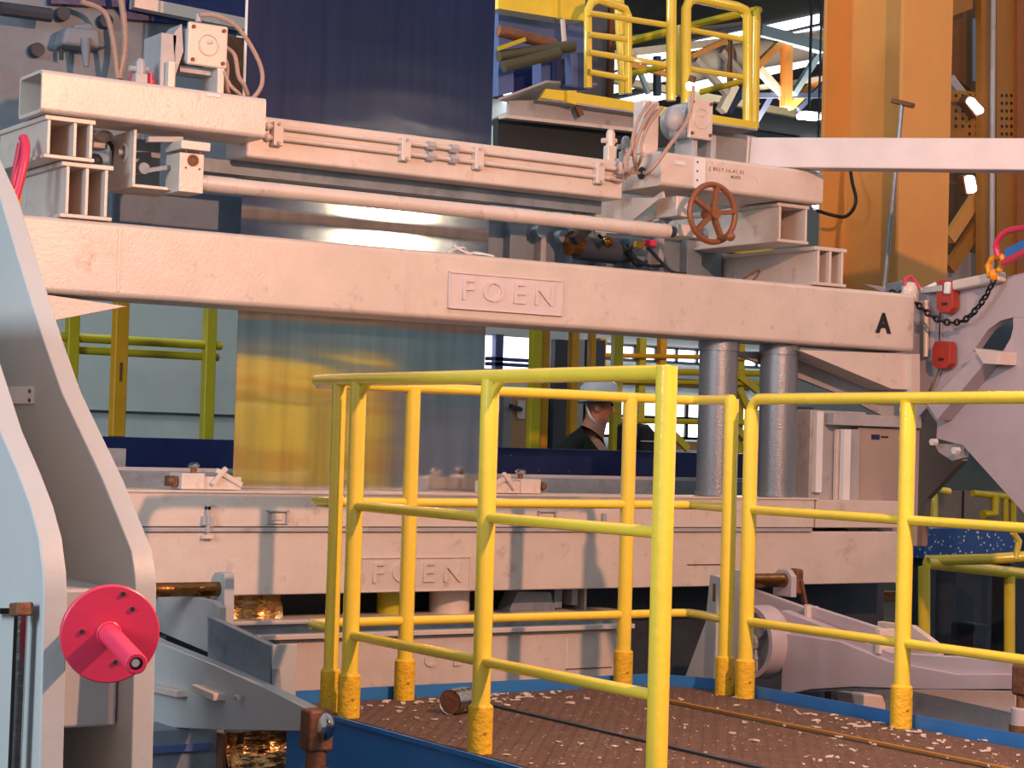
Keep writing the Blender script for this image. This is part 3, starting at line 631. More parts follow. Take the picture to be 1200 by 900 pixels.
# ================================================================ walkway
XL, XR, YE, ZP = 3.12, 4.79, 6.09, .745
wk = thing('walkway', (3.95, 4.3, 0), 'raised brown treaded walkway with blue steel edges between the yellow railings', 'walkway')
s1, s2 = PZ(620, 838, ZP).x, PZ(800, 826, ZP).x
xs = [XL + .01, s1, s2, XR - .01]
for i in range(3):
    M().box((xs[i] + .004, .8, ZP - .012), (xs[i + 1] - .004, YE - .01, ZP)).build('tread_plate', GRATE, wk)
M().bar((s2, .8, ZP + .003), (s2, YE - .02, ZP + .003), .018, .012).build('joint_bar', ORGD, wk)
M().bar((s2 - .022, .8, ZP + .0), (s2 - .022, YE - .02, ZP + .0), .02, .004).build('joint_bar', BLACK, wk)  # black strip put in as the shadow gap beside the seam bar
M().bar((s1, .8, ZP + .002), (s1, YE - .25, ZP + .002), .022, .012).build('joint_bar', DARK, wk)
# raised lozenges of the tread near the camera
lz = M(); rr = random.Random(2)
for i in range(64):
    for j in range(100):
        x = XL + .03 + i * .0258; y = 2.9 + j * .0316
        if x > XR - .03 or y > YE - .04: continue
        a = .011 if (i + j) % 2 else .004; b = .004 if (i + j) % 2 else .011
        lz.add([(x - a, y, ZP), (x, y - b, ZP), (x + a, y, ZP), (x, y + b, ZP), (x, y, ZP + .003)], [(0, 1, 4), (1, 2, 4), (2, 3, 4), (3, 0, 4)])
stuff(lz.build('tread_studs', GRATE, wk))
M().box((XL - .008, .8, .45), (XL, YE, ZP + .004)).build('side_skirt', BLUE, wk)
M().box((XL - .07, .8, .45), (XL, YE, .465)).build('lower_flange', BLUE, wk)
M().box((XL - .02, .8, ZP - .01), (XL, YE, ZP + .004)).build('edge_strip', BLUE, wk)
M().box((XR, .8, ZP - .2), (XR + .008, YE - .2, ZP + .042)).build('kick_plate', BLUE, wk)
M().prism([(XR, YE - .2, ZP - .2), (XR + .008, YE - .2, ZP - .2), (XR - .12, YE + .008, ZP - .2), (XR - .128, YE, ZP - .2)], (0, 0, .242)).build('kick_plate', BLUE, wk)
M().box((XL, YE, ZP - .2), (XR - .12, YE + .008, ZP + .042)).build('kick_plate', BLUE, wk)
for x, y in ((XL + .1, 1), (XR - .1, 1), (XL + .1, 5.8), (XR - .1, 5.8)): M().box((x - .04, y - .04, 0), (x + .04, y + .04, ZP - .012)).build('leg', BLUE, wk)
# zinc flakes lying on the walkway
db = M(); rr = random.Random(7)
for i in range(240):
    if i < 130: x, y = rr.uniform(XL + .05, XR - .05), rr.uniform(3.4, YE - .05)
    elif i < 190: x, y = rr.gauss(3.75, .25), rr.uniform(5.85, 6.05)
    else: x, y = rr.gauss(XR - .12, .05), rr.uniform(4.2, 5.4)
    r = rr.uniform(.003, .011); a = rr.uniform(0, 3)
    p = [(x + math.cos(a + k * 1.57) * r * (1 if k % 2 else 1.8), y + math.sin(a + k * 1.57) * r * (1 if k % 2 else 1.8), ZP + .001 + rr.uniform(0, .003)) for k in range(4)]
    db.prism(p, (0, 0, rr.uniform(.002, .006)))
fl = stuff(db.build('metal_flakes', DEBRIS)); tag(fl, 'small bright zinc flakes scattered over the brown walkway', 'debris')
cn = thing('metal_can', PZ(538, 838, ZP), 'shiny metal can lying on its side on the walkway', 'can')
p = PZ(527, 838, ZP) + V((0, 0, .042)); d = (V((.10, .052, 0))); M().lathe(p, d, [(.001, .004), (.038, .004), (.042, 0), (.042, .11), (.036, .115), (.001, .115)], 24).build('can_body', CHROME, cn)
M().cyl(p + d.normalized() * .002, p + d.normalized() * .0045, .037, 20).build('can_lid', RUST, cn)
for k in (.035, .07): M().ring(p + d.normalized() * k, d, .042, .002, 24, 5).build('bead', CHROME, cn)

# ---- yellow guardrails
def post(par, x, y, z0=ZP, z1=1.84, r=.0275, sleeve=True, m=YEL):
    o = M().cyl((x, y, z0), (x, y, z1), r, 18).build('post', m, par)
    if sleeve: M().lathe((x, y, z0), (0, 0, 1), [(r, 0), (r + .009, 0), (r + .009, .135), (r + .003, .142), (r, .142)], 18).build('base_sleeve', YELW, o)
    return o
g1 = thing('guardrail', (3.15, 4.9, ZP), 'nearest yellow tubular guardrail running from the corner toward the camera', 'railing', 'yellow walkway guardrails')
for y, r in ((5.73, .0275), (4.93, .0275)): post(g1, 3.15, y, z1=1.835, r=r)
post(g1, 3.15, 4.085, z0=.46, z1=1.862, r=.0285, sleeve=False)
for y in (5.73, 4.93):
    M().tube(arc((3.15, y - .10, 1.75), (0, 1, 0), (0, 0, 1), .09, 0, rad(80), 5), .012, 8).build('weld_gusset', YEL, g1)
M().tube([(3.15, 4.085, 1.845), (3.15, 6.02, 1.845)], .0215, 14).build('top_rail', YEL, g1)
M().tube([(3.15, 4.085, 1.432), (3.15, 5.73, 1.432)], .0165, 12).build('middle_rail', YEL, g1)
M().tube([(3.15, 4.085, 1.012), (3.15, 5.73, 1.012)], .0165, 12).build('lower_rail', YEL, g1)
g2 = thing('guardrail', (4, 6.05, ZP), 'rear yellow guardrail standing in front of the lower beams', 'railing', 'yellow walkway guardrails')
post(g2, 3.155, 5.87, z1=1.84, r=.024); post(g2, 3.545, 6.05); post(g2, 4.495, 6.05); post(g2, 4.75, 5.76)
def rail2(z, r, n, left=True):
    P = [(3.155, 5.87, z), (3.15, 5.98, z), (3.165, 6.035, z), (3.22, 6.05, z), (4.74, 6.05, z), (4.79, 6.03, z), (4.79, 5.96, z), (4.75, 5.76, z)]
    M().tube(P, r, 12).build(n, YEL, g2)
rail2(1.838, .019, 'top_rail'); rail2(1.434, .0165, 'middle_rail'); rail2(1.020, .0165, 'lower_rail')
g3 = thing('guardrail', (4.75, 4.6, ZP), 'right yellow guardrail running out of the picture at the right edge', 'railing', 'yellow walkway guardrails')
for y in (5.645, 4.84, 3.95): post(g3, 4.75, y, z1=1.80 if y > 5.5 else 1.825)
M().tube([(4.75, 5.645, 1.78)] + arc((4.75, 5.595, 1.79), (0, 1, 0), (0, 0, 1), .05, 0, rad(90), 5) + [(4.75, 3.7, 1.842)], .0205, 14).build('top_rail', YEL, g3)
for z, nm in ((1.434, 'middle_rail'), (1.025, 'lower_rail')): M().tube([(4.75, 5.645, z), (4.75, 3.7, z)], .0165, 12).build(nm, YEL, g3)

# ================================================================ left foreground frame
fr = thing('machine_stand', (1.6, 4.5, 0), 'massive grey machine frame of two curved side plates at the left edge', 'machine frame')
XA = 1.66
pl = [(0, 232), (20, 300), (51, 400), (72, 460), (119, 560), (140, 612), (153, 645), (157, 672), (158, 690), (158, 960)]
P = [PX(x, y, XA) for x, y in pl]
top = P[0]; P = [V((XA, 5.9, top.z + .35)), V((XA, top.y + .45, top.z + .35))] + P; P[-1].z = 0; P += [V((XA, 5.9, 0))]
M().prism(P, (.05, 0, 0)).build('side_plate', SILF, fr, bevel=.004)
XB = 1.407
pl = [(0, 505), (20, 552), (35, 592), (45, 630), (50, 670), (51, 700), (51, 960)]
P = [PX(x, y, XB) for x, y in pl]; t0 = P[0]
P = [V((XB, 5.2, t0.z + .32)), V((XB, t0.y + .34, t0.z + .32))] + P; P[-1].z = 0; P += [V((XB, 5.2, 0))]
M().prism(P, (.05, 0, 0)).build('side_plate', SILF, fr, bevel=.004)
yb = PX(140, 720, XA - .002).y
zt_, zb_ = PY(110, 690, yb).z, PY(110, 852, yb).z
M().box((XB + .05, yb, zb_), (XA, yb + .35, zt_)).build('cross_box', SILF, fr, bevel=.008)
q = PY(138, 800, yb); M().cyl((XA - .012, yb + .0, zb_ + .005), (XA - .012, yb + .0, zt_), .008, 8).build('weld_bead', SIL, fr)
c0, c1 = PX(0, 452, XA - .004), PX(38, 473, XA - .004)
o = M().box((XA - .006, c1.y, c1.z), (XA, c1.y + .5, PX(38, 453, XA).z)).build('white_plate', WHITEP, fr)
for dz in (.008, .03): M().cyl((XA - .01, c1.y + .012, c1.z + dz), (XA - .004, c1.y + .012, c1.z + dz), .005, 8).build('screw', RUST, o)
rdp = thing('lock_rod', PX(20, 900, XB - .05), 'scratched shiny rod standing upright at the far left in front of the frame', 'rod')
M().bar(PX(25, 712, XB - .03), PX(16, 930, XB - .03), .022, .03).build('rod', CHROME, rdp, bevel=.006)
M().bar(PX(25, 706, XB - .03), PX(25, 722, XB - .03), .035, .05).build('top_block', RUST, rdp, bevel=.004)
M().bar(PX(-8, 716, XB - .02), PX(22, 716, XB - .02), .012, .012).build('pin', CHROME, rdp)
# red disc with pin
dk = thing('red_disc', PD(129, 742, 3.93), 'round crimson flange with a protruding hollow pin bolted to the left frame', 'flange')
ctr = PD(129, 743, 3.88); tip = PD(159, 777, 3.63); ax = (tip - PD(126, 741, 3.88)).normalized()
M().lathe(ctr, ax, [(.001, -.012), (.094, -.012), (.0965, -.009), (.0965, .003), (.094, .005), (.001, .005)], 56).build('disc', RED, dk)
base = PD(127, 742, 3.88) + ax * .004
M().lathe(base, ax, [(.001, 0), (.024, 0), (.0205, .006), (.0205, (tip - base).length - .004), (.018, (tip - base).length), (.0125, (tip - base).length), (.0125, (tip - base).length - .03), (.001, (tip - base).length - .03)], 28).build('pin_sleeve', RED, dk)
M().cyl(base + ax * .05, tip - ax * .006, .0115, 18).build('steel_pin', RUST, dk)
M().cyl(tip - ax * .007, tip - ax * .001, .0075, 14).build('pin_end', SILD, dk)
for (x, y) in ((145, 697), (157, 716), (94, 738), (137, 778)):
    q = PD(x, y, 3.87); q = q - ax * ((q - ctr).dot(ax)); M().cyl(q + ax * .003, q + ax * .0075, .0052, 10).build('bolt', CHROME, dk)
M().cyl(ctr - ax * .01, ctr - ax * .17, .03, 18).build('mounting_stub', SILF, dk)
M().ring(base + ax * .003, ax, .022, .003, 24, 6).build('weld_ring', RED, dk)

# ---- left swing arms (plates running toward the camera)
la = thing('left_swing_arm', (2.9, 6.2, .6), 'left swing arm, a long tapering grey plate with pink-lit top edge', 'machine arm')
XC = 2.90
prismX([(150, 735), (183, 752), (250, 779), (310, 806), (362, 832), (362, 857), (250, 855), (150, 850)], XC, .05).build('arm_plate', SILF, la, bevel=.003)
prismX([(150, 668), (190, 690), (250, 705), (256, 712), (256, 770), (150, 725)], XC + .10, .03).build('upper_plate', SILD, la, bevel=.003)
prismX([(243, 722), (318, 757), (320, 808), (243, 778)], XC + .05, .03).build('inner_plate', STEELB, la, bevel=.003)
q0, q1 = PX(318, 757, XC + .05), PX(318, 810, XC + .05); M().box((XC + .05, q0.y - .012, q1.z - .05), (XC + .14, q0.y + .0, q0.z + .005)).build('end_plate', SILF, la, bevel=.003)
for q0, q1 in (((184, 809), (214, 813)), ((240, 810), (258, 817))):
    a, b = PX(*q0, XC - .02), PX(*q1, XC - .02)
    M().bar(a + V((0, .06, .006)), b, .05, .024).build('stop_block', SIL, la, bevel=.003)
a = PX(276, 817, XC - .02); M().cyl(a, a + V((.0, -.03, .0)), .009, 8).build('stop_pin', SILD, la)
lg = thing('clevis_lug', PX(262, 740, 3.13), 'rounded upright lug plate with a bronze pin left of the railings', 'lug')
XG = 3.10
P = [PX(246, 735, XG)] + [PX(x, y, XG) for x, y in ((246, 690), (247, 678), (251, 671), (257, 670), (263, 672), (263, 738))]
M().prism(P, (.04, 0, 0)).build('lug_plate', SILF, lg, bevel=.004)
a = PX(256, 690, XG); M().cyl((a.x - .62, a.y, a.z), (a.x + .02, a.y, a.z), .026, 22).build('pin', BRONZE, lg)
M().cyl((a.x - .62, a.y, a.z), (a.x - .585, a.y, a.z), .03, 22).build('pin_head', BRONZE, lg)
for k in range(4): M().bar(a + V((-.09 + .03 * k, -.01, -.05 - .012 * k)), a + V((-.06 + .028 * k, -.02, -.10)), .014, .012).build('bolt_stub', RUST, lg, bevel=.002)
# bolt block at the arm's end
bl = thing('swivel_bolt_block', PD(372, 890, 6.2), 'brownish swivel block on a stud at the tip of the left swing arm', 'bolt block')
q = PD(371, 855, 6.15)
M().bar(q + V((0, 0, -.065)), q + V((0, 0, .065)), .085, .075).build('block', RUST, bl, bevel=.012)
M().ball(q + V((.012, -.03, .012)), .042, 14, (.8, .6, 1.1)).build('worn_boss', CHROME, bl)
M().cyl(q + V((0, 0, -.2)), q + V((0, 0, -.06)), .032, 16).build('stud', RUST, bl)
M().cyl(q + V((0, 0, -.16)), q + V((0, 0, -.12)), .055, 6).build('nut', RUST, bl)
# lower left clutter
lc = thing('machine_base_block', (2.75, 6.0, 0), 'blue-grey machine base block at the bottom left with a slotted rail', 'block')
a, b = PY(150, 858, 6.5), PY(263, 858, 6.5)
M().box((a.x, 6.5, 0), (b.x, 6.7, a.z)).build('block_body', STEELB, lc, bevel=.004)
q = PY(215, 876, 6.5); M().box((q.x - .14, 6.485, q.z - .012), (q.x + .10, 6.5, q.z + .012)).build('slot_rail', NAVYC, lc)
cp = thing('crumpled_splash_sheet', PY(305, 900, 6.4), 'shiny copper-coloured crumpled metal sheet below the left swing arm', 'metal sheet')
a, b = PY(267, 860, 6.45), PY(346, 862, 6.45); v = []; n = 16; k = 12
for i in range(n):
    for j in range(k): v.append((a.x + (b.x - a.x) * i / (n - 1), 6.45 + random.uniform(-.012, .012) + .02 * math.sin(j * 1.3), a.z - .45 * j / (k - 1)))
F_ = [(i * k + j, i * k + j + 1, (i + 1) * k + j + 1, (i + 1) * k + j) for i in range(n - 1) for j in range(k - 1)]
M().add(v + [(p[0], p[1] + .02, p[2]) for p in v], F_ + [tuple(q_ + n * k for q_ in reversed(f)) for f in F_]).build('sheet', COPPER, cp)
M().box((a.x - .02, 6.44, a.z - .5), (a.x - .008, 6.6, a.z)).build('edge_plate', RUST, cp)

# ---- right swing arm
ra = thing('right_swing_arm', (5.4, 5.6, .6), 'right swing arm, a long tapering lilac-grey plate behind the right guardrail', 'machine arm')
XD = 5.40
prismX([(918, 742), (985, 752), (1040, 775), (1120, 790), (1205, 790), (1260, 795), (1260, 812), (1205, 808), (1090, 808), (1000, 805), (950, 808), (915, 815)], XD, .05).build('lower_plate', LILAC, ra, bevel=.003)
prismX([(915, 715), (1045, 765), (1205, 775), (1205, 808), (1040, 808), (915, 812)], XD + .02, .05).build('arm_plate', LILAC, ra, bevel=.003)
prismX([(880, 690), (942, 712), (942, 745), (880, 740)], XD + .10, .03).build('upper_plate', LILAC, ra, bevel=.003)
prismX([(942, 708), (1045, 741), (1045, 768), (942, 747)], XD + .08, .03).build('inner_plate', LILAC, ra, bevel=.003)
prismX([(1028, 728), (1068, 733), (1100, 757), (1100, 775), (1028, 772)], XD + .3, .03).build('far_web', SIL, ra, bevel=.003)
q = PX(1040, 752, XD + .06); M().box((XD + .01, q.y - .01, q.z - .045), (XD + .09, q.y + .015, q.z + .05)).build('end_plate', SIL, ra, bevel=.002)
q = PX(944, 725, XD + .06); M().box((XD + .06, q.y - .01, q.z - .06), (XD + .12, q.y + .008, q.z + .05)).build('rib', SIL, ra, bevel=.002)
hb = thing('pivot_drum', PX(895, 750, XD - .05), 'round pivot drum with wide rim and bolted hub behind the second railing', 'drum')
cD = PX(888, 752, XD - .03)
M().lathe(cD, (-1, 0, 0), [(.001, -.05), (.15, -.05), (.15, .05), (.128, .05), (.128, 0), (.001, 0)], 40).build('rim', LILAC, hb)
M().cyl(cD, cD + V((-.04, 0, 0)), .035, 8).build('hub', SILD, hb)
for k in range(3):
    t = rad(20 + 120 * k); q = cD + V((0, math.cos(t) * .07, math.sin(t) * .07)); M().bar(cD + V((-.015, 0, 0)), cD + V((-.015, math.cos(t) * .12, math.sin(t) * .12)), .03, .025).build('rib', SILD, hb)
    M().cyl(q, q + V((-.035, 0, 0)), .018, 6).build('bolt', SILD, hb)
rl_ = thing('clevis_lug', PY(925, 700, 6.3), 'pair of lugs with a bronze pin above the pivot drum at the right', 'lug')
q = PY(908, 680, 6.45)
M().cyl((q.x - .14, 6.45, q.z), (q.x + .06, 6.45, q.z), .03, 20).build('pin', BRONZE, rl_)
a = PX(905, 690, q.x + .05); M().prism([(q.x + .05, 6.52, q.z - .07), (q.x + .05, 6.52, q.z + .02), (q.x + .05, 6.49, q.z + .045), (q.x + .05, 6.43, q.z + .045), (q.x + .05, 6.40, q.z + .02), (q.x + .05, 6.40, q.z - .07)], (.03, 0, 0)).build('lug_plate', LILAC, rl_, bevel=.004)
M().box((q.x + .08, 6.40, q.z - .06), (q.x + .12, 6.46, q.z + .05)).build('keeper_block', RUST, rl_, bevel=.012)
M().bar((q.x + .10, 6.40, q.z + .0), (q.x + .14, 6.40, q.z - .14), .02, .014).build('hanging_strap', RUST, rl_)
tb = thing('triangular_bracket', PY(835, 800, 6.5), 'tall triangular grey bracket with slotted top between the two yellow posts', 'bracket')
P = [PX(x, y, 5.02) for x, y in ((832, 673), (843, 676), (843, 800), (800, 800), (826, 730))]
M().prism(P, (.03, 0, 0)).build('web_plate', SILF, tb, bevel=.003)
q = PX(843, 690, 5.02); M().box((5.0, q.y - .012, 0), (5.08, q.y, PX(843, 676, 5.02).z)).build('front_flange', SILF, tb, bevel=.003)
q = PX(838, 695, 5.0); M().box((5.012, q.y - .006 + .01, q.z - .035), (5.019, q.y + .02 + .01, q.z + .035)).build('slot', RUST, tb)
q = PX(868, 700, 5.2); M().box((5.2, q.y, 0), (5.23, q.y + .1, PX(868, 668, 5.2).z)).build('rear_flange', SILF, tb, bevel=.003)
# lower right members under the arm
ur = thing('floor_beam', PX(1100, 850, 5.7), 'tapering grey beam low at the right below the swing arm', 'beam')
prismX([(1000, 802), (1050, 805), (1215, 842), (1215, 872), (1000, 828)], 5.75, .05).build('side_plate', STEELB, ur)
prismX([(1060, 808), (1190, 810), (1190, 835)], 5.62, .02).build('gusset', SIL, ur)
prismX([(1000, 828), (1215, 872), (1215, 895), (1000, 850)], 5.72, .05).build('lower_plate', LILAC, ur)
q = PY(1018, 820, 6.0); prismY([(998, 812), (1035, 815), (1045, 845), (1003, 835)], 5.95, .1).build('block', SIL, ur, bevel=.008)
q = PX(1190, 800, 5.3)
bo = thing('swivel_bolt_block', q, 'brown swivel block on a stud at the right picture edge', 'bolt block')
q = PX(1199, 795, 5.3); M().bar(q + V((0, 0, -.06)), q + V((0, 0, .05)), .05, .07).build('block', RUST, bo, bevel=.012)
M().cyl(q + V((0, 0, -.2)), q + V((0, 0, -.06)), .022, 14).build('stud', RUST, bo); M().cyl(q + V((0, 0, -.17)), q + V((0, 0, -.10)), .04, 14).build('sleeve', LILAC, bo, bevel=.005)
M().cyl(q + V((0, 0, -.25)), q + V((0, 0, -.16)), .045, 14).build('nut', RUST, bo)

# ================================================================ right frame plate with chain, tags and sling
rf = thing('side_stand', PX(1130, 450, 6.95), 'large lilac-grey side frame with an oval cut-out beyond the letter A', 'machine frame')
XF = 7.02
hole_ = [(1187, 372), (1172, 376), (1158, 386), (1148, 400), (1140, 412), (1150, 418), (1165, 420), (1176, 410), (1184, 396), (1187, 384)]
# plate as two prisms around the cut-out
prismX([(1012, 333), (1040, 337), (1110, 341), (1205, 318), (1260, 300), (1260, 372), (1187, 372), (1172, 376), (1158, 386), (1148, 400), (1140, 412), (1085, 478), (1068, 500), (1060, 480), (1040, 345)], XF, .05).build('upper_plate', LILAC, rf, bevel=.003)
prismX([(1187, 372), (1260, 372), (1260, 650), (1200, 602), (1128, 522), (1097, 514), (1098, 496), (1085, 478), (1140, 412), (1150, 418), (1165, 420), (1176, 410), (1184, 396), (1187, 384)], XF, .05).build('lower_plate', LILAC, rf, bevel=.003)
prismX([(1127, 330), (1210, 330), (1210, 470), (1127, 470)], XF + .30, .02).build('back_plate', STEELB, rf)
M().prism([PX(x, y, XF - .10) for x, y in ((1150, 410), (1162, 416), (1098, 492), (1086, 474))], (.10, 0, 0)).build('channel_arm', LILAC, rf, bevel=.003)
a = PX(1148, 412, XF - .06); b = PX(1172, 418, XF - .06)
M().prism([PX(x, y, XF - .12) for x, y in ((1141, 408), (1171, 412), (1170, 427), (1152, 426))], (.12, 0, 0)).build('channel_end', SIL, rf, bevel=.002)
M().bar(PX(1120, 335, XF - .03), PX(1175, 324, XF - .03), .06, .05).build('round_edge', SIL, rf, bevel=.012)
M().bar(PX(1112, 338, XF - .04), PX(1118, 338, XF - .04), .08, .06).build('edge_cap', WHITEP, rf, bevel=.01)
M().bar(PX(1043, 340, XF - .05), PX(1062, 336, XF - .05), .06, .06).build('edge_lug', STEELB, rf, bevel=.004)
M().bar(PX(1080, 341, XF - .04), PX(1108, 338, XF - .04), .05, .03).build('edge_strip', SILD, rf, bevel=.004)
q = PX(1086, 400, XF - .02); M().cyl(PX(1085, 352, XF - .02), PX(1085, 418, XF - .02), .014, 12).build('upright_pin', SIL, rf)
for (x, y) in ((1097, 518), (1123, 528)): q = PX(x, y, XF - .03); M().cyl(q, q + V((-.03, 0, 0)), .018, 6).build('bolt', WHITEP, rf)
P = [PX(x, y, XF + .02) for x, y in ((1095, 520), (1130, 520), (1130, 536), (1116, 540), (1100, 530))]; M().prism(P, (.03, 0, 0)).build('rounded_lug', SILD, rf)
P = [PX(x, y, XF + .5) for x, y in ((1054, 470), (1092, 478), (1128, 540), (1085, 585), (1080, 640), (1054, 640))]; M().prism(P, (.04, 0, 0)).build('inner_gusset', mat('warm_brown_grey', 'a08478', .6, 0, .05, 4, .03, 30), rf)
# nut and shackle on top of the frame
sh = thing('capped_nut', PX(1067, 345, XF - .1), 'pale capped nut with a small reddish shackle on top of the side frame', 'nut')
q = PX(1066, 345, XF - .11)
M().cyl(q + V((0, 0, -.045)), q + V((0, 0, .012)), .045, 8).build('nut', SIL, sh, bevel=.004)
M().lathe(q + V((0, 0, .012)), (0, 0, 1), [(.001, .05), (.025, .045), (.038, .02), (.04, 0), (.001, 0)], 20).build('dome', SIL, sh)
M().tube([q + V((-.035, 0, .04)), q + V((-.03, 0, .075)), q + V((0, 0, .09)), q + V((.03, 0, .07)), q + V((.05, -.02, .03))], .008, 8).build('shackle_bow', RED, sh)
M().bar(q + V((.05, -.03, .02)), q + V((.10, -.08, .055)), .02, .02).build('lever', WHITEP, sh, bevel=.003)
# chain
chp = [PX(1040, 343, XF - .14), PX(1058, 344, XF - .13), PX(1072, 354, XF - .12), PX(1086, 366, XF - .11), PX(1100, 375, XF - .10), PX(1114, 378, XF - .09), PX(1128, 376, XF - .09), PX(1140, 367, XF - .09), PX(1152, 352, XF - .09), PX(1160, 338, XF - .10), PX(1166, 324, XF - .10)]
cc_ = smooth(chp, 12); ch = thing('lifting_chain', cc_[0], 'dark steel link chain sagging between the main beam end and the yellow hook', 'chain')
def chain(path, parent, pitch=.031, R=.0185, r=.0055):
    acc = 0; last = path[0]; k = 0; L = []
    for i in range(1, len(path)):
        seg = (path[i] - path[i - 1]).length
        while acc + seg >= pitch * k:
            t = (pitch * k - acc) / max(seg, 1e-6); L.append((path[i - 1].lerp(path[i], t), (path[i] - path[i - 1]).normalized())); k += 1
        acc += seg
    for k, (c, d) in enumerate(L):
        s1 = d.cross(V((0, 0, 1))).normalized() if abs(d.z) < .95 else V((1, 0, 0)); s2 = d.cross(s1)
        n = s1 if k % 2 else s2
        M().ring(c, n, R * .68, r, 12, 6, 1.5, d).build('chain_link', CHAINM, parent)
chain(cc_, ch)
hkk = thing('yellow_hook', PX(1166, 318, XF - .1), 'orange-yellow grab hook joining chain and red sling', 'hook')
q = PX(1167, 312, XF - .11)
HY = mat('hook_orange', 'f0a028', .35, 0, .1, 20, .1, 60)
M().tube(smooth([PX(1160, 325, XF - .11), PX(1158, 312, XF - .11), PX(1164, 302, XF - .11), PX(1173, 300, XF - .11), PX(1175, 308, XF - .11), PX(1170, 318, XF - .11)], 4), [.012 + .004 * (i % 3 == 1) for i in range(21)], 10).build('hook_body', HY, hkk)
M().ball(PX(1164, 322, XF - .11), .026, 12, (.9, .9, 1.1)).build('hook_eye', HY, hkk)
sl = M().tube(smooth([PX(1170, 300, XF - .12), PX(1167, 288, XF - .13), PX(1173, 276, XF - .14), PX(1186, 269, XF - .15), PX(1215, 266, XF - .2)], 5), .014, 10).build('round_sling', RED); tag(sl, 'thick red sling loop rising from the hook to the right edge', 'sling')
sl = M().tube(smooth([PX(1176, 308, XF - .13), PX(1188, 302, XF - .15), PX(1200, 296, XF - .17), PX(1225, 284, XF - .2)], 5), .017, 10).build('round_sling', RED); tag(sl, 'lower red sling end running from the hook across the blue strap', 'sling')
sl = M().bar(PX(1178, 300, XF - .10), PX(1225, 276, XF - .12), .015, .06).build('blue_strap', BLUE, bevel=.004); tag(sl, 'short blue strap behind the red sling at the right edge', 'strap')
def tagbox(x0, y0, x1, y1, lb):
    t = thing('red_tag_block', PX(x0, y1, XF - .05), lb, 'tag', 'red plastic blocks on the side frame')
    P = [PX(x, y, XF - .06) for x, y in ((x0 + 3, y0), (x1 - 2, y0), (x1, y0 + 5), (x1, y1 - 6), (x1 - 5, y1), (x0 + 5, y1), (x0, y1 - 6), (x0, y0 + 8))]
    M().prism(P, (.045, 0, 0)).build('block', REDT, t, bevel=.004)
    q = PX((x0 + x1) / 2, y1 - 11, XF - .064); M().bar(q + V((0, -.014, 0)), q + V((0, .014, 0)), .004, .012).build('slot', BLACK, t)
    return t
tagbox(1097, 328, 1116, 367, 'upper red plastic block above the sagging chain')
tagbox(1092, 400, 1113, 432, 'lower red plastic block hanging from a cord below the chain')
o = M().tube([PX(1102, 366, XF - .03), PX(1101, 385, XF - .03), PX(1101, 401, XF - .03)], .004, 6).build('cord', BLACK); tag(o, 'short dark cord joining the two red blocks', 'cord')
o = M().tube([PX(1101, 431, XF - .03), PX(1096, 446, XF - .03), PX(1088, 466, XF - .03)], .005, 6).build('cord', mat('olive_cord', '8a7038', .7)); tag(o, 'olive cord running down from the lower red block', 'cord')

# left red shackle and yellow hook
ls = thing('red_shackle', PY(18, 235, YB + .02), 'long red shackle hanging at the left picture edge beside the channel sections', 'shackle')
M().tube(smooth([PY(27, 161, YB + .05), PY(30, 172, YB + .02), PY(28, 192, YB), PY(20, 225, YB), PY(16, 238, YB)], 4), .017, 12).build('shackle_link', RED, ls)
M().tube(smooth([PY(24, 168, YB + .08), PY(20, 190, YB + .08), PY(15, 215, YB + .08), PY(14, 235, YB + .06)], 4), .012, 10).build('rear_link', RED, ls)
lh = thing('yellow_hook', PY(14, 240, YB), 'small yellow ring hook below the red shackle at the left edge', 'hook')
q = PY(14, 234, YB - .01); M().ring(q, (.3, -1, .1), .032, .010, 24, 8).build('hook_ring', mat('hook_yellow', 'd8a820', .4), lh)
M().ball(q + V((0, -.01, -.012)), .014, 10).build('pin', CHROME, lh)

# ================================================================ behind the strip: navy girder, railing, person
ng = thing('navy_girder', (5.5, 8.6, 1.4), 'long dark navy steel girder behind the strip with paint flecks', 'girder')
za, zb = PY(400, 519, 8.6).z, PY(400, 555, 8.6).z
M().box((2.0, 8.6, za - .18), (7.65, 8.7, za)).build('web', NAVY, ng, bevel=.003)
M().box((2.0, 8.5, za - .20), (7.65, 8.75, za - .185)).build('bottom_flange', NAVY, ng)
M().box((2.0, 8.52, za - .30), (7.65, 8.7, za - .205)).build('lower_web', NAVY, ng)
bg_ = struct(M().box((2.0, 8.4, -.0), (7.65, 8.9, za - .305)).build('trim_4', DARK))
rr_ = thing('rear_guardrail', (3.5, 8.85, za), 'greenish yellow guardrail with a double top pipe behind the strip at the left', 'railing')
YG = 8.85
for px, m in ((82, YELG), (243, YELG)): p = PY(px, 470, YG); M().box((p.x - .028, YG - .028, za - .1), (p.x + .028, YG + .028, 2.6)).build('post', m, rr_, bevel=.008)
p = PY(138, 470, YG - .2); o = M().box((p.x - .032, YG - .23, za + .0), (p.x + .032, YG - .17, 2.7)).build('square_post', YELO, bevel=.006); tag(o, 'thick orange-yellow post in front of the pale wall left of the strip', 'post')
M().box((p.x - .008, YG - .234, PY(138, 447, YG - .2).z), (p.x + .002, YG - .229, PY(138, 425, YG - .2).z)).build('dark_mark', RUST, o)
z1 = PY(200, 402, YG).z
M().tube([(1.5, YG, z1), (4.1, YG, z1)], .022, 10).build('top_rail', YELG, rr_)
M().tube([(1.5, YG + .03, z1 - .055), (4.1, YG + .03, z1 - .055)], .02, 10).build('second_rail', YELG, rr_)
zs = PY(180, 484, 9.8).z; M().box((2, 9.79, zs - .006), (5.9, 9.8, zs + .006)).build('panel_seam', DARK, wp)
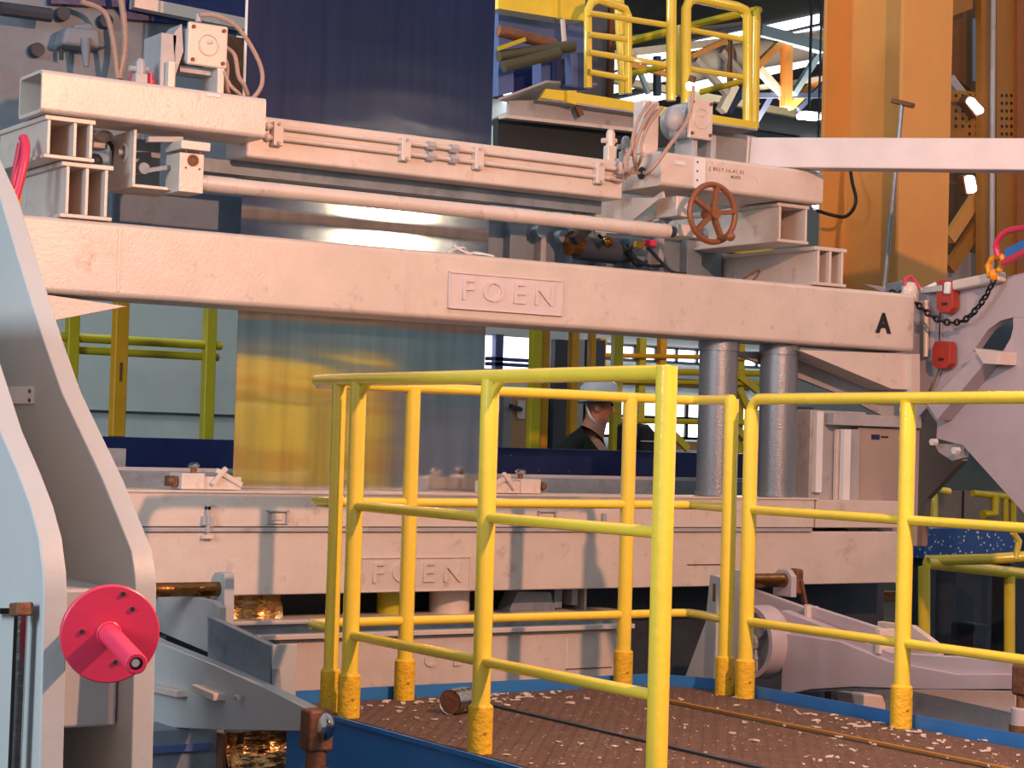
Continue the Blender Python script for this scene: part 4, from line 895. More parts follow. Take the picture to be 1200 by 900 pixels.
# right of the strip: twin posts and yellow structures
for k, (px, w, m, lb) in enumerate(((628, .035, YELG, 'broad olive-yellow post right of the beige door'), (639, .025, YELO, 'slimmer yellow post beside the broad olive post'), (673, .028, YELO, 'orange-yellow post between the two dark panels'), (694, .02, YELO, 'thin orange-yellow post right of the violet panel'), (724, .035, YELG, 'olive-yellow post right of the worker'))):
    p = PY(px, 480, 10.0 + .1 * k); o = M().box((p.x - w, 10.0 + .1 * k, 0), (p.x + w, 10.05 + .1 * k, 3.2)).build('post', m, bevel=.006); tag(o, lb, 'post')
yr = thing('distant_guardrail', (16, 20, 1.6), 'yellow guardrail with stairs seen far behind in front of the bright windows', 'railing')
YQ = 20.0
for px in (705, 752, 776, 868): p = PY(px, 480, YQ); M().box((p.x - .05, YQ, 0), (p.x + .05, YQ + .08, PY(px, 396, YQ).z)).build('post', YELG if px in (752, 868) else YELO, yr)
for y, r in ((416, .03), (434, .04), (446, .03), (492, .035)):
    a, b = PY(690, y, YQ - .05), PY(905, y + 4, YQ - .05); M().tube([a, b], r, 8).build('rail', YELO if y < 420 else YELG, yr)
for q0, q1 in (((780, 500), (806, 526)), ((866, 440), (888, 458)), ((866, 505), (890, 530)), ((866, 455), (882, 490))):
    M().bar(PY(*q0, YQ - .1), PY(*q1, YQ - .1), .05, .09).build('stair_stringer', YELG, yr)
a, b = PY(700, 401, YQ + .2), PY(820, 408, YQ + .2); M().box((a.x, YQ + .2, b.z), (b.x, YQ + .3, a.z)).build('platform_edge', YELO, yr)
for k in range(10):
    p = PY(760 + 11 * k, 520, 24); M().ball(p, .25, 8, (1.2, 1, .7 + .3 * (k % 3))).build('shrub_top' if 0 else 'stacked_bundle', DARK, yr) if k % 3 == 9 else None
a, b = PY(760, 516, 22), PY(905, 530, 22); o = M().box((a.x, 22, b.z), (b.x, 22.3, a.z)).build('low_wall', mat('warm_low_wall', 'c8a070', .7)); tag(o, 'low warm-lit wall below the far windows', 'low wall')
a, b = PY(690, 436, 26), PY(905, 458, 26); o = struct(M().box((a.x, 26.6, b.z), (b.x, 26.7, a.z)).build('trim_5', mat('brown_lintel', '9a7458', .7)))

# the worker
def worker():
    t = thing('person', PY(700, 530, 9.6), 'person in a black jacket and pale safety helmet bending behind the navy girder', 'person')
    o0 = PY(700, 480, 9.55)                    # head centre
    hx = V((.837, -.548, 0)); fy = V((.548, .837, 0))
    def P(r, u, d=0): return o0 + hx * r + V((0, 0, u)) + fy * d
    gz = o0.z - 1.42
    J = [(P(-.20, -.75), .15), (P(-.17, -.45), .16), (P(-.10, -.29), .15), (P(-.03, -.14), .08), (P(.0, -.05), .068), (P(.01, .02), .088), (P(.015, .075), .085)]
    sk = [(0, 1), (1, 2), (2, 3), (3, 4), (4, 5), (5, 6)]
    def limb(parent, pts):
        last = parent
        for p, r in pts: J.append((p, r)); sk.append((last, len(J) - 1)); last = len(J) - 1
    for s_ in (-1, 1):
        limb(2, [(P(-.02, -.22, .16 * s_), .075), (P(.10, -.42, .2 * s_), .052), (P(.28, -.38, .16 * s_), .042), (P(.33, -.37, .15 * s_), .032)])
        limb(0, [(P(-.22, -.80, .1 * s_), .10), (P(-.10, -1.08, .12 * s_), .075), (P(-.16, -1.38, .12 * s_), .055), (P(-.04, -1.40, .12 * s_), .045)])
    me = bpy.data.meshes.new('body'); wp_ = V(t['_w']); me.from_pydata([p - wp_ for p, r in J], sk, [])
    o = bpy.data.objects.new('body', me); COL.objects.link(o); o.parent = t; o['_w'] = tuple(wp_)
    sm = o.modifiers.new('skin', 'SKIN'); sm.use_smooth_shade = True; o.modifiers.new('sub', 'SUBSURF').levels = 2; o.modifiers['sub'].render_levels = 2
    for i, (p, r) in enumerate(J): v = me.skin_vertices[0].data[i]; v.radius = (r, r); v.use_root = i == 0
    me.materials.append(SKIN)
    # jacket over the torso
    jm = bpy.data.meshes.new('jacket'); JJ = [(P(-.22, -.80), .20), (P(-.18, -.45), .22), (P(-.10, -.245), .25), (P(-.03, -.14), .13), (P(-.02, -.22, .17), .095), (P(.10, -.42, .21), .07), (P(.26, -.38, .17), .056), (P(-.02, -.22, -.17), .095), (P(.10, -.42, -.21), .07), (P(.26, -.38, -.17), .056)]
    jm.from_pydata([p - wp_ for p, r in JJ], [(0, 1), (1, 2), (2, 3), (2, 4), (4, 5), (5, 6), (2, 7), (7, 8), (8, 9)], [])
    j = bpy.data.objects.new('jacket', jm); COL.objects.link(j); j.parent = t
    sm = j.modifiers.new('skin', 'SKIN'); sm.use_smooth_shade = True; s2 = j.modifiers.new('sub', 'SUBSURF'); s2.levels = 2; s2.render_levels = 2
    for i, (p, r) in enumerate(JJ): v = jm.skin_vertices[0].data[i]; v.radius = (r, r); v.use_root = i == 0
    jm.materials.append(CLOTH)
    c = P(.012, .055)
    M().lathe(c, (-.12, .02, 1), [(.118, -.0), (.122, .03), (.108, .085), (.07, .125), (.001, .138)], 28).build('helmet', WHITEP, t)
    M().lathe(c + hx * .02, (-.12, .02, 1), [(.115, .008), (.15, -.004), (.15, .0), (.118, .016)], 28).build('helmet_brim', BLACK, t)
    M().tube(smooth([c + hx * -.09 + V((0, 0, .02)) - fy * .02, P(-.05, -.03, -.085), P(.0, -.09, -.06)]), .008, 6).build('chin_strap', WHITEP, t)
    M().ball(P(.0, .01, -.098), .024, 10, (1, .5, 1.3)).build('ear', SKIN, t); M().ball(P(.0, .01, .098), .024, 10, (1, .5, 1.3)).build('ear', SKIN, t)
    M().prism([P(.085, .03, -.014), P(.118, -.012, -.014), P(.085, -.02, -.014)], fy * .028).build('nose', SKIN, t, bevel=.005)
    for s_ in (-1, 1): M().ball(P(.083, .03, .034 * s_), .011, 8).build('eye', BLACK, t)
    M().bar(P(.088, -.045, -.025), P(.088, -.045, .025), .006, .008).build('mouth', REDT, t)
    for s_ in (-1, 1):
        for f in range(5):
            b0 = P(.33, -.37 + (.0 if f < 4 else .02), .15 * s_ + (f - 1.5) * .018); e = b0 + hx * (.07 - .008 * abs(f - 1.5)) + V((0, 0, -.02)); M().tube([b0, (b0 + e) / 2 + V((0, 0, .008)), e], [.010, .009, .007], 8).build('finger', SKIN, t)
    return gz
gz = worker()
pp = PY(700, 480, 9.55); struct(M().box((pp.x - 1.2, 9.1, 0), (pp.x + 1.6, 10.0 - .02, gz - .05)).build('trim_6', DARK))
eq = thing('dark_cabinet', PY(752, 530, 9.3), 'dark rounded equipment case with a white stripe beside the bending worker', 'case')
a = PY(757, 512, 9.7); M().prism([(a.x - .05, 9.7, gz - .05), (a.x + .1, 9.7, gz - .05), (a.x + .1, 9.7, a.z + .02), (a.x + .03, 9.7, a.z + .08), (a.x - .05, 9.7, a.z + .085)], (0, .25, 0)).build('case_body', BLACK, eq, bevel=.03)
M().box((a.x - .04, 9.69, a.z - .03), (a.x + .08, 9.7, a.z - .022)).build('stripe', WHITEP, eq)

# ================================================================ upper left: mottled casting
cs_ = thing('machine_housing', (2.6, 8.0, 2.3), 'large stained blue-grey machine housing filling the upper left background', 'housing')
YH = 8.0; xr = PY(291, 200, YH).x
M().box((.6, YH, PY(100, 272, YH).z), (xr, YH + .5, PY(200, 262, YH).z + .28)).build('lower_shell', STEELB, cs_, bevel=.02)
M().box((.6, YH + .15, 2.5), (xr - .0, YH + .6, 4.4)).build('upper_shell', CAST, cs_, bevel=.02)
zz = PY(200, 22, YH + .12).z
M().bar(PY(155, 3, YH + .05), PY(300, 32, YH + .05), .06, .05).build('pink_angle', SIL, cs_)
a, b = PY(60, -30, YH + .1), PY(291, 40, YH + .1)
M().prism([PY(x, y, YH + .1) for x, y in ((60, -40), (300, -40), (300, 42), (225, 28), (150, 22), (140, 8), (60, 4))], (0, .06, 0)).build('navy_canopy', NAVY, cs_)
# cast boss with lever on it
M().prism([PY(x, y, YH + .05) for x, y in ((88, 28), (108, 26), (120, 46), (128, 56), (72, 54), (80, 44))], (0, .12, 0)).build('boss_neck', CAST, cs_, bevel=.015)
M().prism([PY(x, y, YH + .02) for x, y in ((78, 30), (118, 34), (120, 57), (72, 52))], (0, .12, 0)).build('boss', CAST, cs_, bevel=.02)
M().tube([PY(100, 45, YH + .02), PY(101, 78, YH + .02)], [.024, .012], 10).build('lever', CAST, cs_)
for k, (x, y) in enumerate(((70, 18), (120, 26), (40, 60))): q = PY(x, y, YH + .15); M().cyl(q, q + V((0, -.05, 0)), .03, 12).build('cast_lug', DARK, cs_)
# hoses
o = M().tube(smooth([PY(140, -12, YH), PY(146, 30, YH), PY(146, 62, YH), PY(140, 92, YH)], 4), .014, 8).build('cable', HOSE); tag(o, 'speckled cable hanging behind the left hollow beam, right one of two', 'cable')
o = M().tube(smooth([PY(95, 2, YH), PY(122, 14, YH), PY(132, 45, YH), PY(138, 92, YH)], 4), .012, 8).build('cable', HOSE); tag(o, 'brownish cable curving down behind the left hollow beam, left one of two', 'cable')
o = M().tube([PY(0, 10, YH + .02), PY(60, 18, YH + .02)], .03, 8).build('pipe', DARK); tag(o, 'dark pipe stub at the top left corner', 'pipe')
M().cyl(PY(72, 42, YH + .1), PY(72, 70, YH + .1), .01, 8).build('thin_seam', DARK, cs_)
# brown column behind cables next to the strip edge
o = M().box((PY(262, 80, 7.6).x, 7.6, 2.9), (PY(290, 80, 7.6).x, 7.7, PY(270, 42, 7.6).z)).build('guide_post', RUST, cs_, bevel=.005)
o = M().cyl((sx0 - .012, YS - .01, 2.9), (sx0 - .012, YS - .01, 4.3), .006, 8).build('edge_wire', WHITEP); tag(o, 'thin white upright wire along the left edge of the strip', 'wire')
# blue-grey plate under and clutter between knife and beam, left
o = thing('oil_tray', PY(230, 250, 7.5), 'stained blue-grey tray between the left channel sections and the strip', 'tray')
a, b = PY(135, 232, 7.5), PY(287, 262, 7.5)
M().box((a.x, 7.5, 2.3), (3.58, 7.53, PY(200, 228, 7.5).z + .02)).build('tray_wall', mat('tray_blue', '6c86a2', .55, 0, .2, 6, .1, 20, patch=('4c5c6c', .5, .7, 6)), o, bevel=.003)
M().box((a.x, 7.16, 2.426), (3.44, 7.5, 2.44)).build('tray_floor', mat('dusty_tray', '9a9080', .7), o)

# nozzle body of the upper knife behind the beam (right of the strip and under it)
nb = thing('rear_knife_unit', (5.4, 7.55, 2.45), 'blue-grey rear knife body with ribs seen between the thin tube and the main beam', 'machine body')
YN = 7.62
M().box((sx1 + .02, YN, 2.35), (6.2, YN + .2, PY(700, 262, YN).z)).build('body', STEELB, nb, bevel=.006)
for k in range(8):
    x = sx1 + .10 + k * .17; M().box((x, YN - .06, 2.46), (x + (.09 if k % 2 else .03), YN, 2.70 - .03 * (k % 3))).build('rib', STEELB if k % 2 else SILD, nb, bevel=.004)
for k in range(5):
    q = PY(628 + 26 * k, 272 + 6 * k, YN - .05); M().cyl(q, q + V((0, -.05, 0)), .03, 12).build('flange_boss', STEELB, nb)
M().cyl(PY(676, 290, YN - .15), PY(722, 296, YN - .15), .055, 16).build('dark_drum', DARK, nb)
M().cyl(PY(668, 285, YN - .15), PY(678, 287, YN - .15), .058, 16).build('brass_cap', BRONZE, nb)
M().ball(PY(712, 283, YN - .2), .028, 12).build('brass_plug', BRONZE, nb)
M().bar(PY(688, 268, YN - .2), PY(672, 282, YN - .2), .04, .04).build('black_bracket', BLACK, nb)
rr = random.Random(11)
for k in range(6):
    a = PY(rr.uniform(690, 760), rr.uniform(275, 290), YN - .12); b = a + V((rr.uniform(.1, .3), 0, -rr.uniform(.03, .16)))
    o = M().tube(smooth([a, (a + b) / 2 + V((0, -.03, -.05)), b]), .009, 6).build('cable', BLACK if k % 2 else DARK); tag(o, ('topmost', 'second', 'third', 'fourth', 'fifth', 'lowest')[k] + ' dark cable in the tangle between thin tube and main beam', 'cable', 'tangled cables behind the main beam')
o = M().bar(PY(755, 284, YN - .2), PY(768, 286, YN - .2), .03, .03).build('red_valve', RED, bevel=.006); tag(o, 'small red and yellow valve below the right end of the thin tube', 'valve')
o = M().bar(PY(744, 286, YN - .2), PY(754, 288, YN - .2), .025, .03).build('yellow_tap', YELO, bevel=.004); tag(o, 'tiny yellow tap beside the small red valve', 'tap')
o = M().box((PY(855, 262, 9.4).x, 9.4, PY(880, 298, 9.4).z), (PY(906, 262, 9.4).x, 9.5, PY(880, 252, 9.4).z)).build('green_panel', YELG); struct(o); o.name = 'trim_12'

# ================================================================ upper middle right: crane cage and blue beams
YU = 8.3
bf = thing('blue_bracket_frame', PY(640, 100, YU), 'slate-blue bracket frame with box members right of the strip top', 'steel frame')
prismY([(584, 8), (690, 34), (690, 100), (662, 96), (640, 100), (585, 90)], YU + .45, .06).build('back_plate', NAVYC, bf)
prismY([(634, 68), (692, 60), (692, 104), (650, 100), (634, 100)], YU + .1, .08).build('end_box', NAVYC, bf)
prismY([(650, 70), (666, 68), (666, 98), (650, 97)], YU + .06, .03).build('dark_pocket', NAVY, bf)
M().bar(PY(666, 64, YU), PY(667, 100, YU), .012, .05).build('web_edge', NAVYC, bf)
prismY([(584, 80), (602, 84), (602, 108), (584, 112)], YU + .1, .1).build('left_box', NAVYC, bf)
prismY([(602, 78), (634, 76), (634, 100), (602, 110)], YU + .3, .02).build('dark_panel', NAVY, bf)
for k, (q0, q1) in enumerate((((584, 36), (650, 52)), ((584, 66), (672, 54)), ((590, 78), (655, 62)))):
    M().tube([PY(*q0, YU + .05 - .03 * k), PY(*q1, YU + .02 - .03 * k)], .03, 10).build('pipe', RUST if k == 0 else mat('olive_pipe', '4c4c34', .5), bf)
M().bar(PY(584, 57, YU), PY(615, 46, YU), .02, .02).build('yellow_rod', YELG, bf)
prismY([(662, 22), (664, 48), (661, 48), (659, 22)], YU, .02).build('pink_edge', SIL, bf)
yg = thing('yellow_girder', PY(640, 20, YU), 'yellow crane girder plate at the top right of the strip', 'girder')
prismY([(584, -25), (688, -25), (684, 25), (660, 22), (584, 10)], YU + .2, .12).build('web_plate', YEL, yg)
prismY([(657, -25), (662, -25), (662, 22), (657, 21)], YU + .17, .04).build('stiffener', YEL, yg)
gp = thing('grey_canopy', PY(650, 130, YU), 'sloping grey sheet metal canopy under the yellow platform', 'canopy')
M().prism([PY(584, 118, YU - .1), PY(640, 97, YU - .1), PY(700, 100, YU + .5), PY(640, 128, YU + .5)], (0, 0, .012)).build('upper_sheet', SILD, gp)
prismY([(596, 118), (650, 117), (760, 138), (758, 152), (596, 135)], YU - .02, .02).build('fascia', SILD, gp)
prismY([(592, 134), (760, 152), (760, 156), (592, 138)], YU - .06, .06).build('lip', SIL, gp)
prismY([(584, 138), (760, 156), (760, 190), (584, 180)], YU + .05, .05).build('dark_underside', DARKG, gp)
M().bar(PY(676, 124, YU - .08), PY(681, 136, YU - .08), .02, .03).build('hanging_hook', RUST, gp)
prismY([(826, 150), (886, 160), (886, 196), (826, 190)], YU + .1, .05).build('end_panel', SILD, gp)
o = struct(prismY([(884, 165), (884, 150), (886, 190), (884, 190)], YU + .1, .02).build('trim_7', SILD)) if 0 else None

cg = thing('crane_cage', PY(780, 130, YU), 'yellow tubular maintenance cage with rounded hoops and toe board at the top right', 'cage')
Z0 = PY(764, 120, YU).z
yb0, yb1 = YU - .1, YU + .75
A = PY(633, 112, YU - .1); B = PY(888, 148, YU - .1)
prismY([(640, 104), (668, 107), (888, 143), (888, 153), (670, 121), (632, 117)], YU - .1, .02).build('toe_board', YEL, cg)
prismY([(665, 106), (676, 106), (676, 123), (665, 120)], YU - .13, .03).build('toe_bracket', YEL, cg, bevel=.003)
M().prism([(A.x, YU - .1, Z0 - .09), (B.x, YU - .1, Z0 - .09), (B.x, YU + .75, Z0 - .09), (A.x + .2, YU + .75, Z0 - .09)], (0, 0, .01)).build('floor_plate', SILD, cg)
def hoop(x0, x1, ytop, ybot, Y, r=.026, rnd=12, n='hoop'):
    pts = [PY(x0, ybot, Y)]
    if rnd:
        pts += [PY(x0, ytop + rnd, Y), PY(x0 + rnd * .3, ytop + rnd * .3, Y), PY(x0 + rnd, ytop, Y)]
    else: pts += [PY(x0, ytop, Y)]
    sl_ = (x1 - x0) * .14
    pts += [PY(x1 - rnd, ytop + sl_, Y), PY(x1 - rnd * .3, ytop + rnd * .3 + sl_, Y), PY(x1, ytop + rnd + sl_, Y), PY(x1, ybot + sl_, Y)]
    return M().tube(pts, r, 10).build(n, YEL, cg)
hoop(689, 736, 0, 103, YU, .022)
hoop(804, 876, -2, 142, YU - .05, .028)
M().tube([PY(787, -10, YU - .05), PY(786, 118, YU - .05)], .028, 10).build('post', YEL, cg)
M().tube([PY(798, 30, YU + .05), PY(797, 112, YU + .05)], .026, 10).build('post', YEL, cg)
M().tube([PY(886, 20, YU + .25), PY(884, 150, YU + .25)], .026, 10).build('post', YEL, cg)
M().tube([PY(725, -5, YU + .4), PY(731, 110, YU + .4)], .03, 10).build('post', YEL, cg)
for (x0, y0, x1, y1) in ((690, 15, 786, 30), (690, 40, 734, 46), (690, 61, 786, 77), (690, 84, 734, 92), (804, 34, 874, 47), (804, 80, 874, 91)):
    M().tube([PY(x0, y0, YU - .03), PY(x1, y1, YU - .03)], .016, 8).build('rail', YEL, cg)
M().tube(smooth([PY(740, 48, YU + .5), PY(876, 14, YU + .35), PY(886, 16, YU + .25), PY(887, 30, YU + .25)]), .022, 8).build('rear_rail', YELG, cg)
M().tube([PY(740, 86, YU + .6), PY(798, 74, YU + .5)], .018, 8).build('rear_rail', YELG, cg); M().tube([PY(820, 108, YU + .6), PY(874, 94, YU + .4)], .018, 8).build('rear_rail', YELG, cg)
M().tube([PY(812, 34, YU + .7), PY(850, 40, YU + .7), PY(856, 48, YU + .7), PY(855, 100, YU + .7)], .014, 8).build('inner_hoop', RUST, cg)
o = cg
q = PY(809, 101, YU - .25); M().ball(q, .025, 12).build('bulb', LAMPG, o); M().cyl(q, PY(812, 90, YU - .25), .02, 10).build('lamp_socket', RUST, o)
# dark upright behind cage
a, b = PY(693, 0, 9.4), PY(713, 0, 9.4); o = M().box((a.x, 9.4, 3.2), (b.x, 9.6, 5.5)).build('steel_column', mat('slate_column', '50545c', .6), bevel=.006); tag(o, 'slate-grey column behind the left part of the yellow cage', 'column')
a, b = PY(716, 0, 9.6), PY(724, 0, 9.6); o = M().box((a.x, 9.6, 3.2), (b.x, 9.7, 5.5)).build('brown_pipe', RUST, bevel=.02); tag(o, 'brown mottled pipe beside the slate column in the cage', 'pipe')

# ================================================================ roof trusses far behind
def truss(Y, bars, label):
    t = thing('roof_truss', PY(*bars[0][0], Y), label, 'truss', 'roof trusses')
    for k, (p, q, w, m) in enumerate(bars): M().bar(PY(*p, Y + .03 * k), PY(*q, Y + .03 * k), w, w).build('truss_bar', m, t)
    return t
WH, BL, BR = WHITEP, mat('steel_blue_bar', '7fa0bc', .4), mat('ochre_bar', 'c08a4c', .5)
DB = mat('dark_blue_bar', '2c3c60', .5)
truss(15, [((889, 36), (964, 56), .11, BL), ((880, 84), (920, 45), .07, BR), ((922, 46), (921, 125), .09, BR), ((964, 56), (930, 110), .06, BL), ((880, 70), (922, 118), .07, SILD), ((880, 112), (964, 112), .05, DB), ((880, 104), (964, 92), .05, SILD), ((925, 125), (958, 92), .08, BR), ((880, 150), (905, 108), .06, DB), ((935, 128), (963, 100), .05, DB)], 'nearest roof truss with brown and blue bars beside the orange column')
truss(18, [((810, 66), (850, 48), .06, BR), ((700, 66), (880, 45), .08, SILD), ((815, 70), (852, 110), .07, SILD), ((845, 130), (860, 100), .10, WH), ((852, 132), (872, 102), .08, DB), ((880, 100), (845, 60), .07, SILD), ((735, 75), (800, 92), .06, BR), ((730, 110), (745, 80), .08, DB), ((770, 66), (770, 112), .07, DB), ((855, 52), (856, 100), .06, BR), ((740, 60), (760, 110), .05, BL), ((700, 50), (880, 28), .07, GALV)], 'second roof truss with grey diagonals seen through the yellow cage')
truss(22, [((690, 88), (964, 140), .10, mat('cream_bar', 'e8d8a8', .5)), ((690, 30), (964, -12), .12, SILD), ((690, 45), (964, 8), .10, DARK), ((600, 75), (964, 40), .06, GALV), ((880, 62), (964, 54), .05, BL)], 'far roof members with a long cream pipe sloping down to the orange column')
dt = thing('air_duct', PY(800, 80, 21), 'large white round ventilation duct under the roof', 'duct')
M().tube([PY(790, 82, 19), PY(850, 70, 19), PY(968, 50, 19)], .18, 20).build('duct_pipe', WHITEP, dt)
M().ring(PY(850, 70, 19), (1, 0, .1), .19, .02, 20, 6).build('duct_band', GALV, dt)
# corrugated wall strip and bright sill near the column
o = struct(M().box((PY(850, 120, 26).x, 26.6, PY(880, 152, 26).z), (PY(966, 120, 26).x, 26.8, PY(880, 105, 26).z)).build('trim_8', STEELB))
tl = thing('strip_light', PY(930, 146, 12), 'bright elongated strip light just left of the orange column', 'lamp')
M().bar(PY(938, 136, 12), PY(958, 138, 12), .1, .04).build('light_tube', LAMPG, tl, bevel=.01); M().cyl(PY(948, 134, 12.05), PY(948, 134, 12.05) + V((0, 0, 2.55)), .012, 6).build('hanger', DARK, tl); M().bar(PY(936, 133, 12.05), PY(960, 135, 12.05), .12, .03).build('light_housing', SIL, tl)
tl = thing('strip_light', PY(957, 240, 11), 'narrow upright strip light between right hollow beam and orange column', 'lamp')
M().bar(PY(956, 202, 11), PY(955, 243, 11), .03, .045, (0, 1, 0)).build('light_tube', LAMPG, tl, bevel=.01); M().cyl(PY(958, 200, 11.05), PY(958, 200, 11.05) + V((0, 0, 3.2)), .008, 6).build('hanger', DARK, tl); M().bar(PY(959, 200, 11.05), PY(958, 246, 11.05), .03, .06, (0, 1, 0)).build('light_housing', SIL, tl)

# ================================================================ orange column and the ochre structure at right
oc = thing('orange_column', (7.4, 7.7, 0), 'tall heavy orange steel H column at the right', 'column')
Y0, Y1 = 7.75, 8.36
xL, xR = PY(1056, 150, Y0).x, PY(1114, 150, Y0).x
M().box((xL, Y0, 2.32), (xR, Y0 + .025, 6.5)).build('front_flange', ORG, oc, bevel=.003)
M().box((xL, Y1, 2.32), (xR, Y1 + .025, 6.5)).build('rear_flange', ORG, oc, bevel=.003)
M().box(((xL + xR) / 2 - .01, Y0 + .025, 2.32), ((xL + xR) / 2 + .01, Y1, 6.5)).build('web', ORG, oc)
M().box((xL - .05, 7.1, 2.14), (xR + .03, Y1 + .1, 2.32)).build('base_bracket', SILD, oc)
o = M().tube(smooth([PY(958, 247, 8.2), PY(975, 252, 8.1), PY(990, 254, 8.1), PY(1000, 245, 8.1), PY(1003, 232, 8.1), PY(999, 215, 8.15), PY(996, 195, 8.2)], 4), .010, 8).build('cable', BLACK); tag(o, 'black cable looping across the orange column below the pale boom', 'cable')
oo = thing('ochre_frame', (9, 8.8, 0), 'ochre steel frame with perforated plates and diagonal braces right of the orange column', 'steel frame')
YO = 9.2
ph = prismY([(1110, -20), (1215, -20), (1215, 345), (1110, 345)], YO + .5, .05)
def opl(px, Y, t, nm, m=ORGD): return prismY(px, Y, t).build(nm, m, oo)
opl([(1112, -20), (1140, -20), (1140, 10), (1112, 20)], YO, .05, 'top_plate'); opl([(1112, 18), (1138, 8), (1138, 105), (1112, 85)], YO + .35, .05, 'inner_plate', mat('dark_ochre', '7c5224', .7))
opl([(1150, -20), (1160, -20), (1160, 345), (1150, 345)], YO, .05, 'narrow_upright'); opl([(1168, -20), (1192, -20), (1192, 345), (1168, 345)], YO, .05, 'wide_upright')
opl([(1192, -20), (1215, -20), (1215, 345), (1192, 345)], YO - .03, .05, 'edge_upright', mat('red_ochre', '9c5e28', .6))
opl([(1112, 105), (1168, 110), (1168, 175), (1112, 175)], YO + .05, .03, 'perforated_plate')
M().tube([PY(1164, -20, YO - .05), PY(1162, 345, YO - .05)], .018, 10).build('grey_conduit', SILD, oo)
M().bar(PY(1112, 92, YO + .1), PY(1140, 128, YO + .1), .05, .06).build('diagonal_brace', SILD, oo)
for q0, q1, m in (((1112, 280), (1148, 225), ORG), ((1112, 315), (1155, 250), ORGD)): M().bar(PY(*q0, YO + .1), PY(*q1, YO + .1), .05, .08).build('diagonal_brace', m, oo)
for i in range(6):
    for j in range(4):
        for x0 in (1118, 1172):
            if x0 == 1118 and (i, j) in ((5, 0), (5, 1)): continue
            q = PY(x0 + 2 + (j * 8 if x0 == 1118 else j * 5.5), 112 + i * 9, YO + (.05 if x0 == 1118 else 0)); M().cyl(q + V((0, -.001, 0)), q + V((0, -.003, 0)), .012, 8).build('punched_hole', BLACK, oo)
opl([(1112, 330), (1150, 330), (1150, 300), (1135, 295), (1112, 300)], YO + .2, .05, 'low_plate', SILD)
bg2 = struct(prismY([(1108, -30), (1230, -30), (1230, 360), (1108, 360)], YO + .8, .05).build('trim_9', mat('brown_backdrop', '6c4a28', .7)))
q0, q1 = PY(1108, 360, YO + .8), PY(1230, 355, YO + .8); M().box((q0.x, YO + .8, 0), (q1.x, YO + .85, q0.z + .01)).build('lower_panel', DARK, bg2)
o = prismY([(1140, 22), (1149, 20), (1149, 95), (1140, 95)], YO + .7, .02).build('lit_slot', GALV, oo)
for k, (q0, q1, l) in enumerate((((1135, 116), (1150, 132), 'upper tilted floodlight right of the orange column above the pale boom'), ((1135, 206), (1139, 226), 'lower floodlight right of the orange column below the pale boom'))):
    t = thing('floodlight', PY(*q0, YO - .1), l, 'lamp', 'floodlights in the ochre frame'); a, b = PY(*q0, YO - .15), PY(*q1, YO - .15)
    M().bar(a, b, .045, .055 if k == 0 else .075, (0, 1, 0)).build('lens', LAMPG, t, bevel=.02); M().bar(a + V((0, .05, .01)), b + V((0, .05, -.01)), .07, .07, (0, 1, 0)).build('housing', RUST, t, bevel=.01)
    M().bar((a + b) / 2 + V((0, .05, 0)), (a + b) / 2 + V((-.03, .25, .06)), .02, .02).build('bracket_arm', RUST, t)

# ================================================================ lower right background
YT = 9.8
yf = thing('low_yellow_frame', PY(1100, 740, 8.2), 'low yellow tubular frame behind the right guardrail in front of the dark floor', 'railing')
M().tube([PY(1083, 760, 7.9), PY(1083, 664, 7.9), PY(1086, 660, 7.9), PY(1230, 676, 7.9)], .034, 12).build('bent_frame', YEL, yf)
M().tube([PY(1084, 657, 7.95), PY(1160, 655, 7.7), PY(1230, 650, 7.5)], .03, 12).build('upper_rail', YEL, yf)
M().tube([PY(1183, 675, 7.9), PY(1183, 765, 7.9)], .032, 12).build('post', YEL, yf)
M().tube([PY(1190, 655, 7.6), PY(1194, 634, 7.6), PY(1187, 624, 7.6)], .018, 10).build('bent_handle', YEL, yf)
o = M().box((PY(1083, 620, 8.6).x, 8.6, PY(1083, 655, 8.6).z), (PY(1190, 620, 8.6).x, 8.9, PY(1083, 619, 8.6).z)).build('speckled_blue_box', BLUES, bevel=.005); tag(o, 'blue steel box covered with pale splash specks at the right', 'box')
for x_ in (.1, .8): M().box((PY(1083, 620, 8.6).x + x_, 8.65, 0), (PY(1083, 620, 8.6).x + x_ + .06, 8.8, PY(1083, 655, 8.6).z)).build('leg', DARK, o)
y2 = thing('small_rear_guardrail', PY(1100, 620, 8.8), 'small yellow guardrail with a folded gate above the speckled blue box', 'railing')
M().tube([PY(1094, 620, 9), PY(1094, 577, 9), PY(1098, 574, 9), PY(1112, 576, 9)], .024, 10).build('bent_end', YEL, y2)
prismY([(1084, 585), (1100, 578), (1100, 612), (1084, 612)], 9, .03).build('orange_plate', ORG, y2)
M().tube([PY(1140, 578, 9), PY(1182, 582, 9), PY(1187, 588, 9), PY(1187, 620, 9)], .022, 10).build('rail', YELG, y2)
M().tube([PY(1166, 580, 9), PY(1166, 602, 9), PY(1152, 603, 9)], .03, 10).build('gate_bar', YELG, y2)
for x_ in (1094, 1187): q = PY(x_, 618, 9); M().cyl((q.x, 9, 0), (q.x, 9, q.z), .022, 10).build('post', YELG, y2)
M().tube([PY(1178, 580, 9), PY(1178, 620, 9)], .02, 10).build('post', YELG, y2)
o = struct(prismY([(1100, 575), (1225, 575), (1225, 625), (1100, 625)], 9.6, .05).build('trim_10', mat('olive_grey_panel', '77736a', .7)))
M().box((PY(1127, 600, 9.6).x, 9.59, PY(1127, 615, 9.6).z), (PY(1128.5, 600, 9.6).x, 9.6, PY(1127, 575, 9.6).z)).build('panel_joint', BLACK, o)
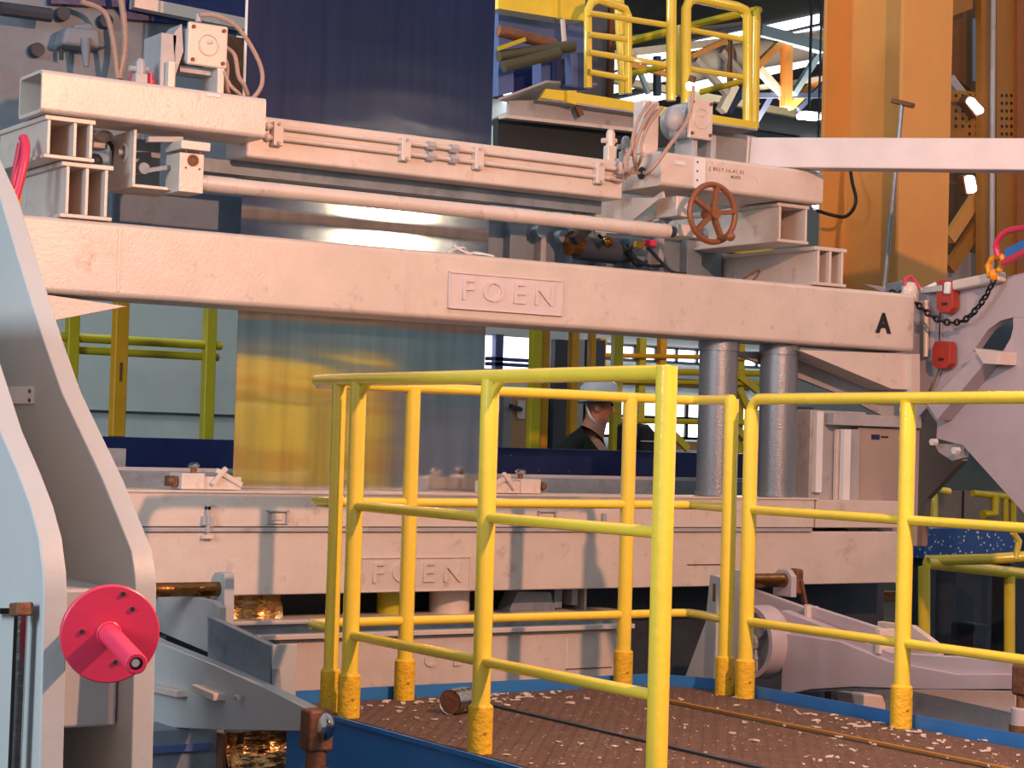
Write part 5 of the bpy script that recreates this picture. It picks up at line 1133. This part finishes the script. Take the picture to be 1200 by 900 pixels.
o = struct(prismY([(1085, 470), (1225, 470), (1225, 575), (1085, 575)], 9.9, .05).build('trim_11', mat('dark_teal_panel', '4c5a5c', .7)))
o = thing('cable_drum', PD(977, 710, 11.5), 'small yellow and blue drum seen under the lower beam at the right', 'drum')
q = PD(978, 693, 11.5); M().cyl(q + V((0, 0, -.07)), q + V((0, 0, .05)), .09, 18).build('drum', YELO, o); M().cyl(q + V((0, 0, .05)), q + V((0, 0, .075)), .11, 18).build('blue_lid', BLUE, o); M().cyl(q + V((.12, -.08, -.2)), q + V((.12, -.08, .08)), .025, 10).build('chrome_pipe', CHROME, o)
M().box((q.x - .1, q.y - .1, 0), (q.x + .1, q.y + .1, q.z - .07)).build('pedestal', DARK, o); M().box(q + V((.17, -.1, -.06)), q + V((.42, -.05, 0))).build('brass_arm', BRONZE, o)
o = M().box(V((PD(948, 712, 12).x, PD(948, 712, 12).y, 0)), PD(968, 684, 12.1)).build('blue_cabinet', NAVYC); tag(o, 'blue cabinet corner left of the small yellow drum under the beam', 'cabinet')
# machinery low in the dark background right
for k, (x, y, w, h, lb, m) in enumerate(((1150, 720, .9, .06, 'long low rail on the dark floor behind the yellow frame', DARK), (1110, 700, .16, .22, 'small upright pump on the dark floor', DARK), (1150, 735, .12, .02, 'dark valve block on the floor behind the yellow frame', DARK), (1025, 708, .8, .06, 'dark conduit rail seen under the lower beam', DARK), (1160, 755, 1.2, .05, 'second low rail nearer the yellow frame', STEELB))):
    q = PD(x, y, 13.0 - .4 * k); w2 = w / 2
    o = M().box((q.x - w2, q.y, 0), (q.x + w2, q.y + .2, .25 if k in (0, 3, 4) else q.z + h)).box((q.x - w2 * .6, q.y - .04, .0), (q.x + w2 * .6, q.y, .18)).build('floor_fitting', m, bevel=.01); tag(o, lb, 'floor fitting')
# dark rear machinery under the main lower unit at right

# yellow slats added out of view so the strip reflects more yellow
sg = thing('reflection_slats', (6.0, 3.2, 0), 'yellow slatted guard panel added out of view for its reflection in the shiny strip', 'guard')
for k in range(6): M().box((5.35, 3.2, 1.30 + .14 * k), (6.5, 3.24, 1.42 + .14 * k)).build('slat', (YEL, YELO, YEL, YEL, YELO, YEL)[k], sg, bevel=.004)
for x in (5.4, 6.42): M().box((x, 3.15, 0), (x + .06, 3.2, 2.15)).build('post', YELO, sg)
